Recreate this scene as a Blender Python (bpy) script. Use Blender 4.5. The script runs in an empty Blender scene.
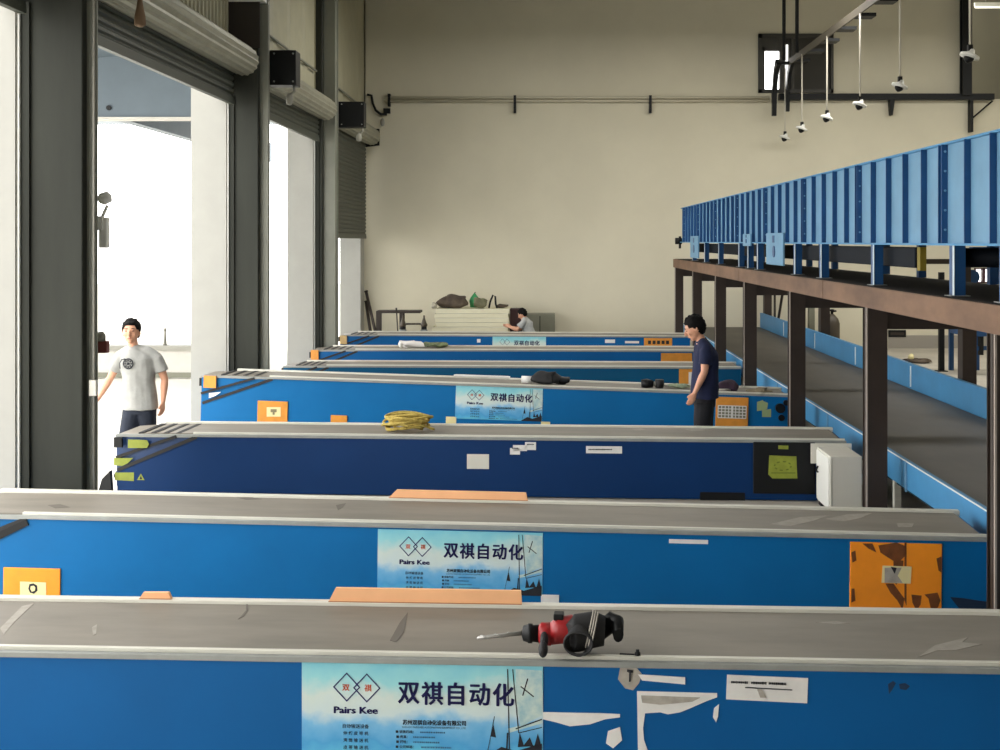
import bpy, bmesh, math, random
from mathutils import Vector, Matrix, noise
random.seed(7)
S = bpy.context.scene
COL = S.collection
PI = math.pi
CH = 2.5                     # camera height above the floor
F, CX, CY = 1200.0, 548.0, 241.0   # focal length in px and principal point

def P(x, y, d):              # a photo point at depth d
    return Vector(((x-CX)*d/F, d, CH-(y-CY)*d/F))
def PX(x, d): return (x-CX)*d/F
def PZ(y, d): return CH-(y-CY)*d/F

# ------------------------------------------------------------------ materials
def lin(c):
    r = []
    for v in c[:3]:
        v = v/255.0
        r.append(v/12.92 if v <= .04045 else ((v+.055)/1.055)**2.4)
    return (r[0], r[1], r[2], 1.0)
MATS = {}
def mat(name, col, rough=.5, metal=0.0, var=.0, scale=3.0, bump=0.0, col2=None, spec=.5, stretch=None, coat=0.0):
    if name in MATS: return MATS[name]
    m = bpy.data.materials.new(name); m.use_nodes = True
    nt = m.node_tree; b = nt.nodes['Principled BSDF']
    b.inputs['Roughness'].default_value = rough
    b.inputs['Metallic'].default_value = metal
    b.inputs['Specular IOR Level'].default_value = spec
    if coat: b.inputs['Coat Weight'].default_value = coat
    c = lin(col)
    b.inputs['Base Color'].default_value = c
    if var > 0 or col2:
        tc = nt.nodes.new('ShaderNodeTexCoord')
        mp = nt.nodes.new('ShaderNodeMapping')
        if stretch: mp.inputs['Scale'].default_value = stretch
        nz = nt.nodes.new('ShaderNodeTexNoise')
        nz.inputs['Scale'].default_value = scale; nz.inputs['Detail'].default_value = 6
        nz.inputs['Roughness'].default_value = .62
        rp = nt.nodes.new('ShaderNodeValToRGB')
        rp.color_ramp.elements[0].position = .35; rp.color_ramp.elements[1].position = .68
        if col2: a, d = c, lin(col2)
        else:
            a = tuple(max(0, v*(1-var)) for v in c[:3])+(1,); d = tuple(min(1, v*(1+var)) for v in c[:3])+(1,)
        rp.color_ramp.elements[0].color = a; rp.color_ramp.elements[1].color = d
        nt.links.new(tc.outputs['Object'], mp.inputs['Vector']); nt.links.new(mp.outputs['Vector'], nz.inputs['Vector'])
        nt.links.new(nz.outputs['Fac'], rp.inputs['Fac']); nt.links.new(rp.outputs['Color'], b.inputs['Base Color'])
        if bump:
            bp = nt.nodes.new('ShaderNodeBump'); bp.inputs['Strength'].default_value = bump; bp.inputs['Distance'].default_value = .01
            nt.links.new(nz.outputs['Fac'], bp.inputs['Height']); nt.links.new(bp.outputs['Normal'], b.inputs['Normal'])
    MATS[name] = m
    return m
def emit(name, col, s):
    if name in MATS: return MATS[name]
    m = bpy.data.materials.new(name); m.use_nodes = True
    b = m.node_tree.nodes['Principled BSDF']
    b.inputs['Base Color'].default_value = lin(col)
    b.inputs['Emission Color'].default_value = lin(col); b.inputs['Emission Strength'].default_value = s
    MATS[name] = m; return m

# ------------------------------------------------------------------ mesh builder
class MB:
    def __init__(s): s.bm = bmesh.new()
    def box(s, x0, x1, y0, y1, z0, z1, bev=0, M=None):
        vs = [s.bm.verts.new((x, y, z)) for x in (x0, x1) for y in (y0, y1) for z in (z0, z1)]
        if M: 
            for v in vs: v.co = M @ v.co
        fs = [(0,1,3,2), (4,6,7,5), (0,4,5,1), (2,3,7,6), (0,2,6,4), (1,5,7,3)]
        faces = [s.bm.faces.new([vs[i] for i in f]) for f in fs]
        if bev:
            es = list({e for f in faces for e in f.edges})
            bmesh.ops.bevel(s.bm, geom=es, offset=bev, segments=2, affect='EDGES', profile=.5)
        return s
    def prism(s, pts, axis, a0, a1):     # polygon in the plane normal to axis
        def co(p, a):
            if axis == 'y': return (p[0], a, p[1])
            if axis == 'x': return (a, p[0], p[1])
            return (p[0], p[1], a)
        A = [s.bm.verts.new(co(p, a0)) for p in pts]; B = [s.bm.verts.new(co(p, a1)) for p in pts]
        n = len(pts)
        s.bm.faces.new(A); s.bm.faces.new(B[::-1])
        for i in range(n): s.bm.faces.new([A[i], B[i], B[(i+1) % n], A[(i+1) % n]])
        return s
    def ring(s, c, u, v, rx, ry, n=12, ph=0):
        return [s.bm.verts.new(c + u*(rx*math.cos(2*PI*i/n+ph)) + v*(ry*math.sin(2*PI*i/n+ph))) for i in range(n)]
    def skin(s, rings, caps=True, smooth=True):
        n = len(rings[0])
        for a, b in zip(rings, rings[1:]):
            for i in range(n):
                f = s.bm.faces.new([a[i], a[(i+1) % n], b[(i+1) % n], b[i]]); f.smooth = smooth
        if caps:
            s.bm.faces.new(rings[0][::-1]); s.bm.faces.new(rings[-1])
        return s
    def tube(s, pts, r, n=10, closed=False, smooth=True, caps=True):
        pts = [Vector(p) for p in pts]
        rr = r if isinstance(r, (list, tuple)) else [r]*len(pts)
        rings = []; up = None; m = len(pts)
        for i, p in enumerate(pts):
            if closed: t = pts[(i+1) % m]-pts[i-1]
            else: t = pts[min(i+1, m-1)]-pts[max(i-1, 0)]
            if t.length < 1e-9: t = Vector((0, 0, 1))
            t.normalize()
            if up is None:
                a = Vector((0, 0, 1)) if abs(t.z) < .9 else Vector((1, 0, 0))
                up = (a - t*a.dot(t)).normalized()
            else:
                up = up - t*up.dot(t)
                up = up.normalized() if up.length > 1e-6 else Vector((1, 0, 0))
            rings.append(s.ring(p, up, t.cross(up), rr[i], rr[i], n))
        if closed:
            rings.append(rings[0]); s.skin(rings, caps=False, smooth=smooth)
        else: s.skin(rings, caps=caps, smooth=smooth)
        return s
    def cyl(s, a, b, r, n=14, smooth=True):
        return s.tube([a, b], r, n, smooth=smooth)
    def cone(s, a, b, r0, r1, n=14): return s.tube([a, b], [r0, r1], n)
    def ell(s, c, r, n=14, m=10, M=None):
        c = Vector(c); rings = []
        for j in range(m+1):
            th = PI*(.04 + .92*j/m)
            pts = []
            for i in range(n):
                v = Vector((r[0]*math.sin(th)*math.cos(2*PI*i/n), r[1]*math.sin(th)*math.sin(2*PI*i/n), r[2]*math.cos(th)))
                if M: v = M @ v
                pts.append(s.bm.verts.new(c+v))
            rings.append(pts)
        return s.skin(rings[::-1])
    def lathe(s, c, prof, n=20, M=None):
        rings = []
        for r, z in prof:
            rings.append([s.bm.verts.new(Vector(c) + ((M @ Vector((r*math.cos(2*PI*i/n), r*math.sin(2*PI*i/n), z))) if M else Vector((r*math.cos(2*PI*i/n), r*math.sin(2*PI*i/n), z)))) for i in range(n)])
        return s.skin(rings)
    def mesh(s, name):
        bmesh.ops.remove_doubles(s.bm, verts=s.bm.verts, dist=1e-6)
        bmesh.ops.recalc_face_normals(s.bm, faces=s.bm.faces)
        me = bpy.data.meshes.new(name); s.bm.to_mesh(me); s.bm.free(); return me
    def build(s, name, m, parent=None, label=None):
        me = s.mesh(name); me.materials.append(m)
        o = bpy.data.objects.new(name, me); COL.objects.link(o)
        if parent: o.parent = parent
        if label: o['label'] = label
        return o

def tag(o, label, cat, group=None):
    o['label'] = label; o['category'] = cat
    if group: o['group'] = group
    return o
def thing(name, label, cat, loc=(0, 0, 0), rz=0, group=None, M=None):
    o = bpy.data.objects.new(name, None); COL.objects.link(o); o.empty_display_size = .1
    if M is not None: o.matrix_world = M
    else: o.location = loc; o.rotation_euler = (0, 0, rz)
    return tag(o, label, cat, group)
def struct(name, mb, m, parent=None):
    o = mb.build(name, m, parent); 
    if not parent: o['kind'] = 'structure'
    return o
def dup(root, loc, label=None, group=None, name=None):
    def rec(o, par):
        c = o.copy(); COL.objects.link(c)
        if par is not None: c.parent = par
        for ch in [x for x in bpy.data.objects if x.parent == o]: rec(ch, c)
        return c
    r = rec(root, None); r.location = loc
    if label: r['label'] = label
    if group: r['group'] = group
    return r

# palette ---------------------------------------------------------------
m_wall   = mat('beige_wall_paint', (211, 205, 184), .85, var=.04, scale=.6)
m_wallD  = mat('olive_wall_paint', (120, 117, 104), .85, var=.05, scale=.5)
m_floor  = mat('concrete_floor', (176, 170, 158), .6, var=.12, scale=1.2, bump=.1)
m_ceil   = mat('roof_sheet', (150, 150, 145), .8, var=.05)
m_pave   = mat('bleached_concrete_yard', (222, 219, 210), .9, var=.05, scale=.4)  # pale because the concrete is sun-bleached
m_jamb   = mat('white_render', (160, 159, 153), .8, var=.03)
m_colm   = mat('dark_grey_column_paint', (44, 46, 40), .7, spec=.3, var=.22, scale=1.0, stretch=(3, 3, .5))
m_colf   = mat('grey_trim_and_edge_light', (126, 127, 116), .6, var=.08, scale=2)  # column edges lightened: the light they catch is put into this grey
m_roll   = mat('shutter_steel', (150, 148, 132), .45, metal=.3, var=.10, scale=4)
m_curt   = mat('shutter_slats', (66, 70, 61), .5, metal=.3, var=.08)
m_panel  = mat('cream_corrugated_sheet', (168, 164, 140), .6, var=.06)
m_white  = mat('white_paint', (238, 238, 232), .4)
m_black  = mat('black_steel', (15, 17, 19), .5, var=.2, spec=.3)
m_dark   = mat('dark_rubber', (30, 30, 32), .7, var=.2)
m_brown  = mat('brown_primer_steel', (52, 41, 34), .6, var=.18, scale=3)
m_beam   = mat('rusty_primer_beam', (128, 98, 76), .7, col2=(94, 70, 54), scale=2.5, stretch=(1, .4, 1))
m_brownD = mat('brown_cross_steel', (46, 36, 30), .6, var=.15)
m_bluA   = mat('blue_conveyor_paint', (0, 88, 150), .5, spec=.22, var=.06, scale=1.5)
m_bluB   = mat('bright_blue_conveyor_paint', (0, 100, 160), .5, spec=.22, var=.06, scale=1.5)
m_navy   = mat('navy_conveyor_paint', (2, 48, 98), .5, spec=.22, var=.06, scale=1.5)
m_teal   = mat('teal_blue_conveyor_paint', (0, 78, 116), .5, spec=.22, var=.08, scale=1.5)
m_inner  = mat('inner_boom_blue', (30, 62, 110), .45, var=.08)
m_sky    = mat('light_blue_enamel', (106, 150, 182), .5, spec=.3, var=.07, scale=2.5)
m_skyR   = mat('rail_blue_enamel', (70, 136, 182), .45, spec=.3, var=.07, scale=2.5)
m_skyD   = mat('deep_blue_paint_and_shade', (22, 72, 122), .45, var=.1)  # ribs' shaded sides are put into the colour; also plain blue steel
m_belt   = mat('taupe_pvc_belt', (136, 129, 118), .55, col2=(118, 113, 104), scale=2.2, stretch=(.5, 2, 1))
m_beltD  = mat('dark_grey_sorter_belt', (84, 78, 70), .55, col2=(70, 66, 60), scale=2, stretch=(1, .5, 1))
m_alu    = mat('aluminium_rail', (216, 214, 202), .45, metal=.1, var=.08, scale=8, stretch=(.4, 4, 4))
m_alu2   = mat('dull_aluminium', (146, 149, 145), .5, metal=.15, var=.10, scale=6)
m_orange = mat('orange_panel_paint', (250, 150, 30), .45, var=.06, scale=5)
m_orange2 = mat('aged_orange_paint', (214, 142, 50), .5, var=.1, scale=8)
m_peach  = mat('peach_board', (250, 190, 140), .7, var=.05, scale=3)
m_cream  = mat('cream_sticker', (226, 214, 160), .5)
m_ygreen = mat('yellow_green_sticker', (138, 148, 50), .5, var=.15, scale=12)
m_paper  = mat('white_paper', (226, 224, 220), .7, var=.05, scale=12)
m_paperG = mat('grey_dirty_paper', (166, 160, 150), .7, var=.18, scale=14)
m_navyT  = mat('navy_print', (24, 26, 92), .5)
m_blackT = mat('black_print', (22, 24, 34), .6)
m_redT   = mat('orange_red_print', (214, 96, 60), .6)
m_rust   = mat('rust_brown_flaking', (112, 62, 22), .7, var=.25, scale=14)
m_cab    = mat('light_grey_cabinet_paint', (214, 211, 200), .5, var=.03)
m_rope   = mat('yellow_rope', (202, 180, 96), .8, col2=(160, 136, 58), scale=30)
m_grill  = mat('tan_grille', (190, 160, 110), .6, var=.1, scale=20)
m_steel  = mat('bright_steel', (170, 168, 164), .4, metal=.5)
m_red    = mat('red_tool_plastic', (150, 24, 28), .4, var=.15)
m_skin   = mat('skin', (214, 158, 128), .55, var=.05, scale=10)
m_hair   = mat('black_hair', (15, 13, 12), .7, var=.3, scale=60, spec=.15)
m_canopy = mat('canopy_blue_grey', (94, 106, 115), .6, var=.04)
m_grey   = mat('mid_grey_paint', (150, 148, 138), .6, var=.05)
m_ggrey  = mat('green_grey_sheet', (122, 122, 106), .6, var=.08)
m_conc   = mat('pale_concrete', (200, 196, 188), .8, var=.06)

# ------------------------------------------------------------------ the building
XW = -4.29; XO = -4.76; DB = 28.0; ZC = 9.4; XR = 15.0
HB = PZ(102, 16.0) + .03       # head of the door openings
b = MB().box(XW-.02, XR, -8, DB, -.15, 0);  struct('floor', b, m_floor)
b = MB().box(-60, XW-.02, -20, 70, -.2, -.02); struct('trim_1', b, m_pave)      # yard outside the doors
tr = bpy.data.objects['trim_1']
b = MB().box(XO, XR, -8, 33, ZC, ZC+.2); struct('ceiling', b, m_ceil)
segs = [(-8, -2.6), (2.8, 3.4), (9.66, 10.28), (16.0, 16.6), (21.9, 22.5), (27.45, DB+.3)]
b = MB()
for y0, y1 in segs: b.box(XO, XW, y0, y1, 0, ZC)
for (a, c), (d, e) in zip(segs, segs[1:]): b.box(XW-.1, XW, c, d, HB+.05, ZC)
struct('wall_left', b, m_jamb)
# back wall: full wall up to the upper opening at the right, plus the window hole
XU, ZU = PX(971, DB), PZ(99, DB)
wx0, wx1, wz0, wz1 = PX(758, DB), PX(833, DB), PZ(93, DB), PZ(34, DB)
vx0, vx1, vz0, vz1 = PX(974, DB), PX(996, DB), PZ(283, DB), PZ(268, DB)
b = MB()
b.box(XO, wx0, DB, DB+.3, 0, ZC).box(wx0, wx1, DB, DB+.3, 0, wz0).box(wx0, wx1, DB, DB+.3, wz1, ZC)
b.box(wx1, XU, DB, DB+.3, 0, ZC)
b.box(XU, vx0, DB, DB+.3, 0, ZU).box(vx0, vx1, DB, DB+.3, 0, vz0).box(vx0, vx1, DB, DB+.3, vz1, ZU).box(vx1, XR, DB, DB+.3, 0, ZU)
struct('wall_back', b, m_wall)
b = MB().box(XU-.3, XR, 32.5, 32.8, ZU-.3, ZC); struct('wall_recess', b, m_wallD)
b = MB().box(XR, XR+.3, -8, 33, 0, ZC); struct('wall_right', b, m_wall)
b = MB().box(XO, XR, -8.3, -8, 0, ZC); struct('wall_front', b, m_wall)
b = MB().box(XU, XR, DB+.3, 32.5, ZU-.35, ZU-.05); struct('trim_2', b, m_wallD)
b = MB().box(PX(888, DB), XR, DB-.03, DB-.002, 0, .30); struct('baseboard_back', b, mat('grey_skirting', (150, 145, 136), .8))

def sheet_glass():
    if 'pane_glass' in MATS: return MATS['pane_glass']
    m = bpy.data.materials.new('pane_glass'); m.use_nodes = True
    p = m.node_tree.nodes['Principled BSDF']; p.inputs['Transmission Weight'].default_value = 1; p.inputs['Roughness'].default_value = .02
    p.inputs['IOR'].default_value = 1.02; MATS['pane_glass'] = m; return m
# window_1 on the back wall: dark frame, one open bright pane at left, dark screen at right
w = thing('window_1', '', ''); del w['label']; del w['category']; w['kind'] = 'structure'
w.location = (wx0, DB, wz0)
ww, wh = wx1-wx0, wz1-wz0
b = MB()
for x0, x1, z0, z1 in ((0, .09, 0, wh), (ww-.06, ww, 0, wh), (0, ww, 0, .08), (0, ww, wh-.1, wh)): b.box(x0, x1, -.06, .1, z0, z1)
b.box(.09, .15, -.04, .08, .08, wh-.3); b.box(.5, .62, -.05, .08, .08, wh-.1); b.box(.78, .84, -.05, .08, .08, wh-.1)
b.box(.09, .5, -.04, .06, wh-.4, wh-.1)
b.build('window_frame', mat('dark_window_frame', (58, 56, 50), .5), w)
MB().box(.62, ww-.05, .02, .05, .06, wh-.1).build('window_screen', mat('dark_screen', (52, 50, 44), .7), w)
MB().box(.62, .70, -.01, .015, .1, wh-.25).build('window_pane', emit('backlit_pane', (255, 255, 252), 1.4), w)
MB().box(.15, .5, .03, .04, .08, wh-.4).build('window_pane', sheet_glass(), w)
w = thing('window_2', '', ''); del w['label']; del w['category']; w['kind'] = 'structure'; w.location = (vx0, DB, vz0)
b = MB(); vw, vh = vx1-vx0, vz1-vz0
for x0, x1 in ((0, .04), (vw*.36, vw*.5), (vw*.74, vw*.84), (vw-.03, vw)): b.box(x0, x1, -.03, .08, 0, vh)
b.box(0, vw, -.03, .08, 0, .03); b.box(0, vw, -.03, .08, vh-.03, vh)
b.build('window_frame', mat('maroon_frame', (70, 40, 50), .5), w)
MB().box(.0, vw, .03, .04, 0, vh).build('window_pane', sheet_glass(), w)

# columns along the left wall
def column(d0, depth, xin, label):
    t = thing('steel_column', label, 'column', (0, d0, 0))
    xm, xp = {9: (-3.78, -3.70), 16: (-3.886, -3.775), 22: (-4.147, -3.925)}[int(d0)]
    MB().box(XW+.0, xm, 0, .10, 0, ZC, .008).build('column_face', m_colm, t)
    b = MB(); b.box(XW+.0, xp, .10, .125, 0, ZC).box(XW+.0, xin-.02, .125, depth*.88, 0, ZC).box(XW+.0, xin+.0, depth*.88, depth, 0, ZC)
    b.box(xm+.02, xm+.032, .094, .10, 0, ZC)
    b.build('column_flange', m_colf, t, 'lighter grey column edge')
    if 12 < d0 < 20:
        MB().box(XW, xin-.02, -.012, -.001, PZ(48, d0), PZ(2, d0)).build('upper_casing', mat('dark_brown_casing', (50, 43, 38), .6), t, 'dark brown upper casing')
        MB().box(XW, xin+.05, -.03, .2, PZ(2, d0), PZ(-1, d0)).build('casing_cap', m_white, t, 'white cap')
    MB().box(XW+.002, XW+.09, -.03, .004, 0, HB+.05).build('door_guide', m_colm, t)
    MB().box(XW+.0, XW+.022, -.055, -.03, 0, HB).build('guide_strip', m_white, t, 'thin white guide strip')
    return t
column(9.74, .38, -3.80, 'massive dark grey column nearest the camera on the left')
column(16.08, .48, -3.84, 'dark grey column between the first and second dock door openings')
column(22.02, .48, -3.93, 'slim looking grey column farthest from the camera on the left wall')

# roller doors
def roller(n, y0, y1, zbot, xr=-4.05):
    t = thing('door_%d' % n, '', ''); del t['label']; del t['category']; t['kind'] = 'structure'; t.location = (0, y0, 0)
    L = y1-y0; zc = 4.90; R = .205
    b = MB(); N = 16
    prof = []
    for i in range(N):
        a = 2*PI*i/N
        prof.append((xr+R*math.cos(a-.12), zc+R*math.sin(a-.12))); prof.append((xr+(R-.015)*math.cos(a+.02), zc+(R-.015)*math.sin(a+.02)))
    rr = []
    for yy in (0, L):
        rr.append([b.bm.verts.new((p[0], yy, p[1])) for p in prof])
    b.skin(rr, smooth=False)
    b.build('shutter_roll', m_roll, t)
    b = MB(); z = zbot; x = XW+.10
    pts = []
    while z < 4.88:
        pts += [(x, z), (x+.022, z+.02), (x+.022, z+.055), (x, z+.075)]; z += .085
    v0 = [b.bm.verts.new((p[0], .05, p[1])) for p in pts]; v1 = [b.bm.verts.new((p[0], L-.05, p[1])) for p in pts]
    for i in range(len(pts)-1): b.bm.faces.new([v0[i], v1[i], v1[i+1], v0[i+1]])
    b.build('shutter_curtain', m_curt, t)
    MB().box(x-.03, x+.03, .05, L-.05, zbot-.05, zbot+.02).build('bottom_bar', m_curt, t)
    return t
roller(1, 3.5, 9.62, HB-.02)
roller(2, 10.2, 15.98, HB-.02)
roller(3, 16.95, 21.9, HB-.02)
roller(4, 22.95, 27.55, PZ(236, 25.2))
# black housings beside the rolls
for (x0, x1, y0, y1, d, lab) in ((270.5, 296, 50, 85, 16.62, 'square black shutter motor housing high on the middle left column'),
                                 (339, 364, 101.5, 127, 22.60, 'square black shutter motor housing high on the farthest left column')):
    t = thing('motor_housing', lab, 'motor housing', (PX(x0, d), d, PZ(y1, d)))
    W, H = PX(x1, d)-PX(x0, d), PZ(y0, d)-PZ(y1, d)
    MB().box(-.06, W, 0, .3, 0, H, .012).build('housing_box', m_black, t)
    for cx in (.05, W-.04):
        for cz in (.05, H-.05): MB().cyl((cx, -.012, cz), (cx, .01, cz), .013, 8).build('cover_screw', m_alu2, t)
    b = MB().tube([(W-.05, .1, 0), (W-.04, .1, -.08), (W-.10, .1, -.12)], .02); b.lathe((W-.11, .1, -.27), [(.01, 0), (.05, .02), (.05, .12), (.03, .16)], 12)
    b.build('limit_switch', m_grey, t, 'grey limit switch')
t = thing('end_bracket', 'small black bracket at the far end of the last shutter roll', 'bracket', (PX(369, 27.6), 27.58, PZ(148, 27.6)))
MB().prism([(-.25, .0), (.24, .06), (.24, .44), (.05, .44), (.17, .3), (.17, .16), (-.2, .10)], 'y', 0, .06).build('bracket_plate', m_black, t)
MB().cyl((0, -.02, .22), (0, .08, .22), .1, 16).build('bearing_hub', m_alu2, t)

# corrugated cladding above the openings (ribbed sheets between the columns)
for (y0, y1, rib, z0) in ((9.9, 16.0, .16, 4.45), (16.56, 22.0, 1.2, 4.45), (22.5, 28.0, 2.6, 4.45)):
    b = MB(); pts = []; y = y0
    while y < y1-.01:
        pts += [(XW+.004, y), (XW+.004, min(y1, y+rib*.62)), (XW+.03, min(y1, y+rib*.70)), (XW+.03, min(y1, y+rib*.92))]; y += rib
    pts.append((XW+.004, y1))
    pts = [p for i, p in enumerate(pts) if i == 0 or p[1] > pts[i-1][1]-1e-6]
    v0 = [b.bm.verts.new((p[0], p[1], z0)) for p in pts]; v1 = [b.bm.verts.new((p[0], p[1], ZC)) for p in pts]
    for i in range(len(pts)-1): b.bm.faces.new([v0[i], v0[i+1], v1[i+1], v1[i]])
    struct('trim_%d' % (3+[.16, 1.2, 2.6].index(rib)), b, m_panel)
# sloping conduit on the left wall above the far shutters
t = thing('wall_conduit', 'thin grey conduit running along left wall above the far shutter housings', 'conduit', (XW+.06, 16.6, 5.55))
MB().tube([(0, 0, .08), (0, 5.3, .05)], .02, 8).build('pipe', m_colf, t)
MB().tube([(0, 5.95, .05), (0, 11.2, 0.0)], .02, 8).build('pipe', m_colf, t)

# conduit on the back wall with clamps
zp = PZ(98, DB)
t = thing('wall_pipe', 'pair of beige pipes running level across the back wall', 'pipe', (PX(385, DB), DB-.08, zp))
Lp = PX(765, DB)-PX(385, DB)
for dz in (0, -.075): MB().cyl((0, 0, dz), (Lp+.1, 0, dz), .028, 10).build('pipe', mat('beige_pipe', (200, 194, 174), .5), t)
for px in (515, 650): MB().box(PX(px, DB)-PX(385, DB)-.03, PX(px, DB)-PX(385, DB)+.03, -.05, .08, -.36, .05).build('clamp', m_black, t)
t = thing('pipe_hook', 'curved black hose bracket on the back wall near left corner', 'bracket', (PX(372, DB), DB-.1, PZ(96, DB)))
MB().tube([(-.1, 0, .02), (0, 0, 0), (.03, 0, -.18), (.1, 0, -.34), (.22, 0, -.44), (.36, 0, -.44)], .03, 8).build('hose', m_black, t)
MB().box(.38, .44, -.03, .101, -.25, .04).box(.28, .44, -.03, .03, -.42, -.3).build('hook_arm', m_black, t)
MB().ell((.26, 0, -.62), (.05, .04, .1)).build('hook_weight', m_grey, t)

# dark rail on the back wall, right of the window, with brackets
d = DB-.12
t = thing('wall_rail', 'long dark steel rail across the back wall under the window', 'rail', (PX(779, d), d, PZ(100, d)))
Lr = PX(993, d)-PX(779, d)
MB().box(0, Lr, -.1, .11, 0, .14).build('rail_beam', m_black, t)
for px in (891,): 
    xx = PX(px, d)-PX(779, d); MB().prism([(xx-.05, 0), (xx+.07, 0), (xx+.02, -.36), (xx-.02, -.36)], 'y', -.08, .1).build('bracket', m_black, t)
xx = PX(971, d)-PX(779, d)
MB().box(xx-.04, xx+.02, -.1, .1, -.75, 0).tube([(xx, 0, -.45), (xx+.5, 0, -.02)], .02).build('support_brace', m_black, t)
t = thing('wall_stanchion', 'black vertical steel stanchion at the upper right of the back wall', 'column', (PX(963, DB-.3), DB-.3, PZ(95, DB-.3)))
sw = PX(972, DB)-PX(963, DB)
MB().box(0, sw, .0, .04, 0, ZC-PZ(95, DB-.3)).box(0, sw, .18, .22, 0, ZC-PZ(95, DB-.3)).box(sw*.4, sw*.6, .04, .18, 0, ZC-PZ(95, DB-.3)).build('stanchion_web', m_black, t)
t = thing('tube_light', 'horizontal white tube light at the top right corner', 'light', (PX(975, 31.5), 31.5, PZ(6, 31.5)))
for x in (.3, 2.2): MB().cyl((x, .05, .09), (x, .05, ZC-PZ(6, 31.5)), .012, 6).build('drop_rod', m_grey, t)
MB().box(0, 2.5, 0, .1, 0, .1, .01).build('light_housing', m_white, t)
MB().cyl((.02, .05, -.02), (2.48, .05, -.02), .03, 10).build('light_tube', emit('tube_glow', (255, 250, 235), .6), t)

# ------------------------------------------------------------------ hanging tray and lamps
XT = 5.45; ZT = CH+.752*XT-.12
t = thing('hanging_tray', 'dark hanging cable ladder stepping towards the window from the top right', 'cable ladder', (XT, 8, ZT))
b = MB(); L0, L1 = 0, 27.2-8
b.box(0, .03, L0, L1, 0, .14); b.build('side_rail', mat('grey_brown_tray', (84, 78, 68), .6), t)
for k in range(15):
    yy = L1-.5-k*1.33
    MB().box(.03, .34, yy-.22, yy+.1, -.01, .05).build('rung', m_black, t)
MB().prism([(L1, .14), (L1+.25, -.1), (L1+.45, -.55), (L1+.45, -1.1), (L1+.36, -1.1), (L1+.3, -.55), (L1+.1, -.15), (L1-.15, 0)], 'x', -.3, -.2).build('end_bend', m_black, t)
MB().prism([(L1, .14), (L1+.25, -.1), (L1+.45, -.55), (L1+.45, -1.0), (L1+.36, -1.0), (L1+.3, -.55), (L1+.1, -.15), (L1-.15, 0)], 'x', .02, .1).build('end_bend', m_black, t)
MB().box(-.3, .1, L1-.1, L1+.05, .02, .08).build('end_bend', m_black, t)
for px, yy in ((784, 18.8), (797, 17.7)):
    MB().cyl((PX(px, 8+yy)-XT, yy, .05), (PX(px, 8+yy)-XT, yy, ZC-ZT), .04, 8).build('hanger_rod', m_black, t)
lampx = [(785, 137), (802, 128), (827, 117), (860, 104), (900, 85), (970, 55)]
labs = ['lowest and farthest hanging lamp, left end of the lamp row', 'hanging lamp second from the left in the row of rods',
        'hanging lamp third from the left, under a white rod', 'hanging lamp fourth from the left, just above the wall rail',
        'hanging lamp fifth from the left, close to the top edge', 'nearest hanging lamp, in front of the black stanchion at right']
root = None
for i, (px, py) in enumerate(lampx):
    d = XT*F/(px-CX); z = PZ(py, d)
    if root is None:
        root = thing('hanging_lamp', labs[i], 'lamp', (XT, d, z), group='hanging lamps under the cable ladder')
        MB().cyl((0, 0, .06), (0, 0, ZT-z-.005), .016, 8).build('rod', mat('white_rod', (204, 198, 184), .5), root)
        Mx = Matrix.Rotation(.35, 3, 'Y')
        MB().lathe((0, 0, 0), [(.02, .09), (.04, .07), (.05, .03), (.125, 0), (.13, -.03), (.08, -.04)], 18, Mx).build('lamp_shade', m_white, root)
        MB().lathe((0, 0, 0), [(.07, -.035), (.06, -.07), (.03, -.10), (.01, -.11)], 14, Mx).build('lamp_bulb', m_black, [o for o in root.children if o.name.startswith('lamp_shade')][0], 'dark lamp underside')
        MB().box(-.03, .03, -.03, .03, .05, .13).build('lamp_socket', m_black, root)
    else:
        dup(root, (XT, d, z), labs[i])

# ------------------------------------------------------------------ outside
t = thing('entrance_canopy', 'blue-grey canopy girder outside the first dock door', 'canopy', (-14, 19, PZ(118, 19)))
H = PZ(57, 19)-PZ(118, 19)
MB().box(0, 14-7.55, 0, .2, 0, H).build('fascia_panel', m_canopy, t)
MB().box(14-7.51, 14-5.0, 0, .2, 0, H).build('fascia_panel', m_canopy, t)
MB().box(14-7.56, 14-7.50, .02, .18, 0, H).build('fascia_seam', m_colm, t)
MB().cyl((14-6.95, -.03, .16), (14-6.95, 0, .16), .04, 10).build('fascia_bolt', m_black, t)
MB().box(0, 14-5.0, -.04, .3, -.02, .012).build('fascia_lip', m_conc, t)
MB().box(6.9, 7.1, .3, 11, .03, .5).build('long_beam', m_canopy, t)
MB().box(2, 9, -4, 11, H, H+.12).build('canopy_roof', m_canopy, t)
MB().box(8.9, 9.15, 5.0, 5.3, -PZ(118, 19), H).build('canopy_post', m_jamb, t)
t = thing('yard_wall', 'low pale grey wall with a coping across the yard outside', 'wall', (-11, 22, 0))
MB().box(0, 5.4, 0, .3, -.02, .50).build('wall_block', m_conc, t)
MB().box(-.05, 5.45, -.06, .36, .50, .58).build('coping', m_grey, t)
MB().box(0, 5.4, -.04, 0, 0, .09).build('foot_shade', m_ggrey, t)  # dark strip standing in for the shade along the wall foot
for x in (3.1, 3.95): pass
t = thing('yard_bollard', 'short thin dark post on the wall outside beyond the walking man', 'bollard', (PX(165, 22.15), 22.15, .58))
MB().tube([(0, 0, 0), (0, 0, .28)], [.035, .02], 8).lathe((0, 0, .26), [(.03, 0), (.035, .03), (.01, .06)], 8).build('post', m_grey, t)
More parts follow.
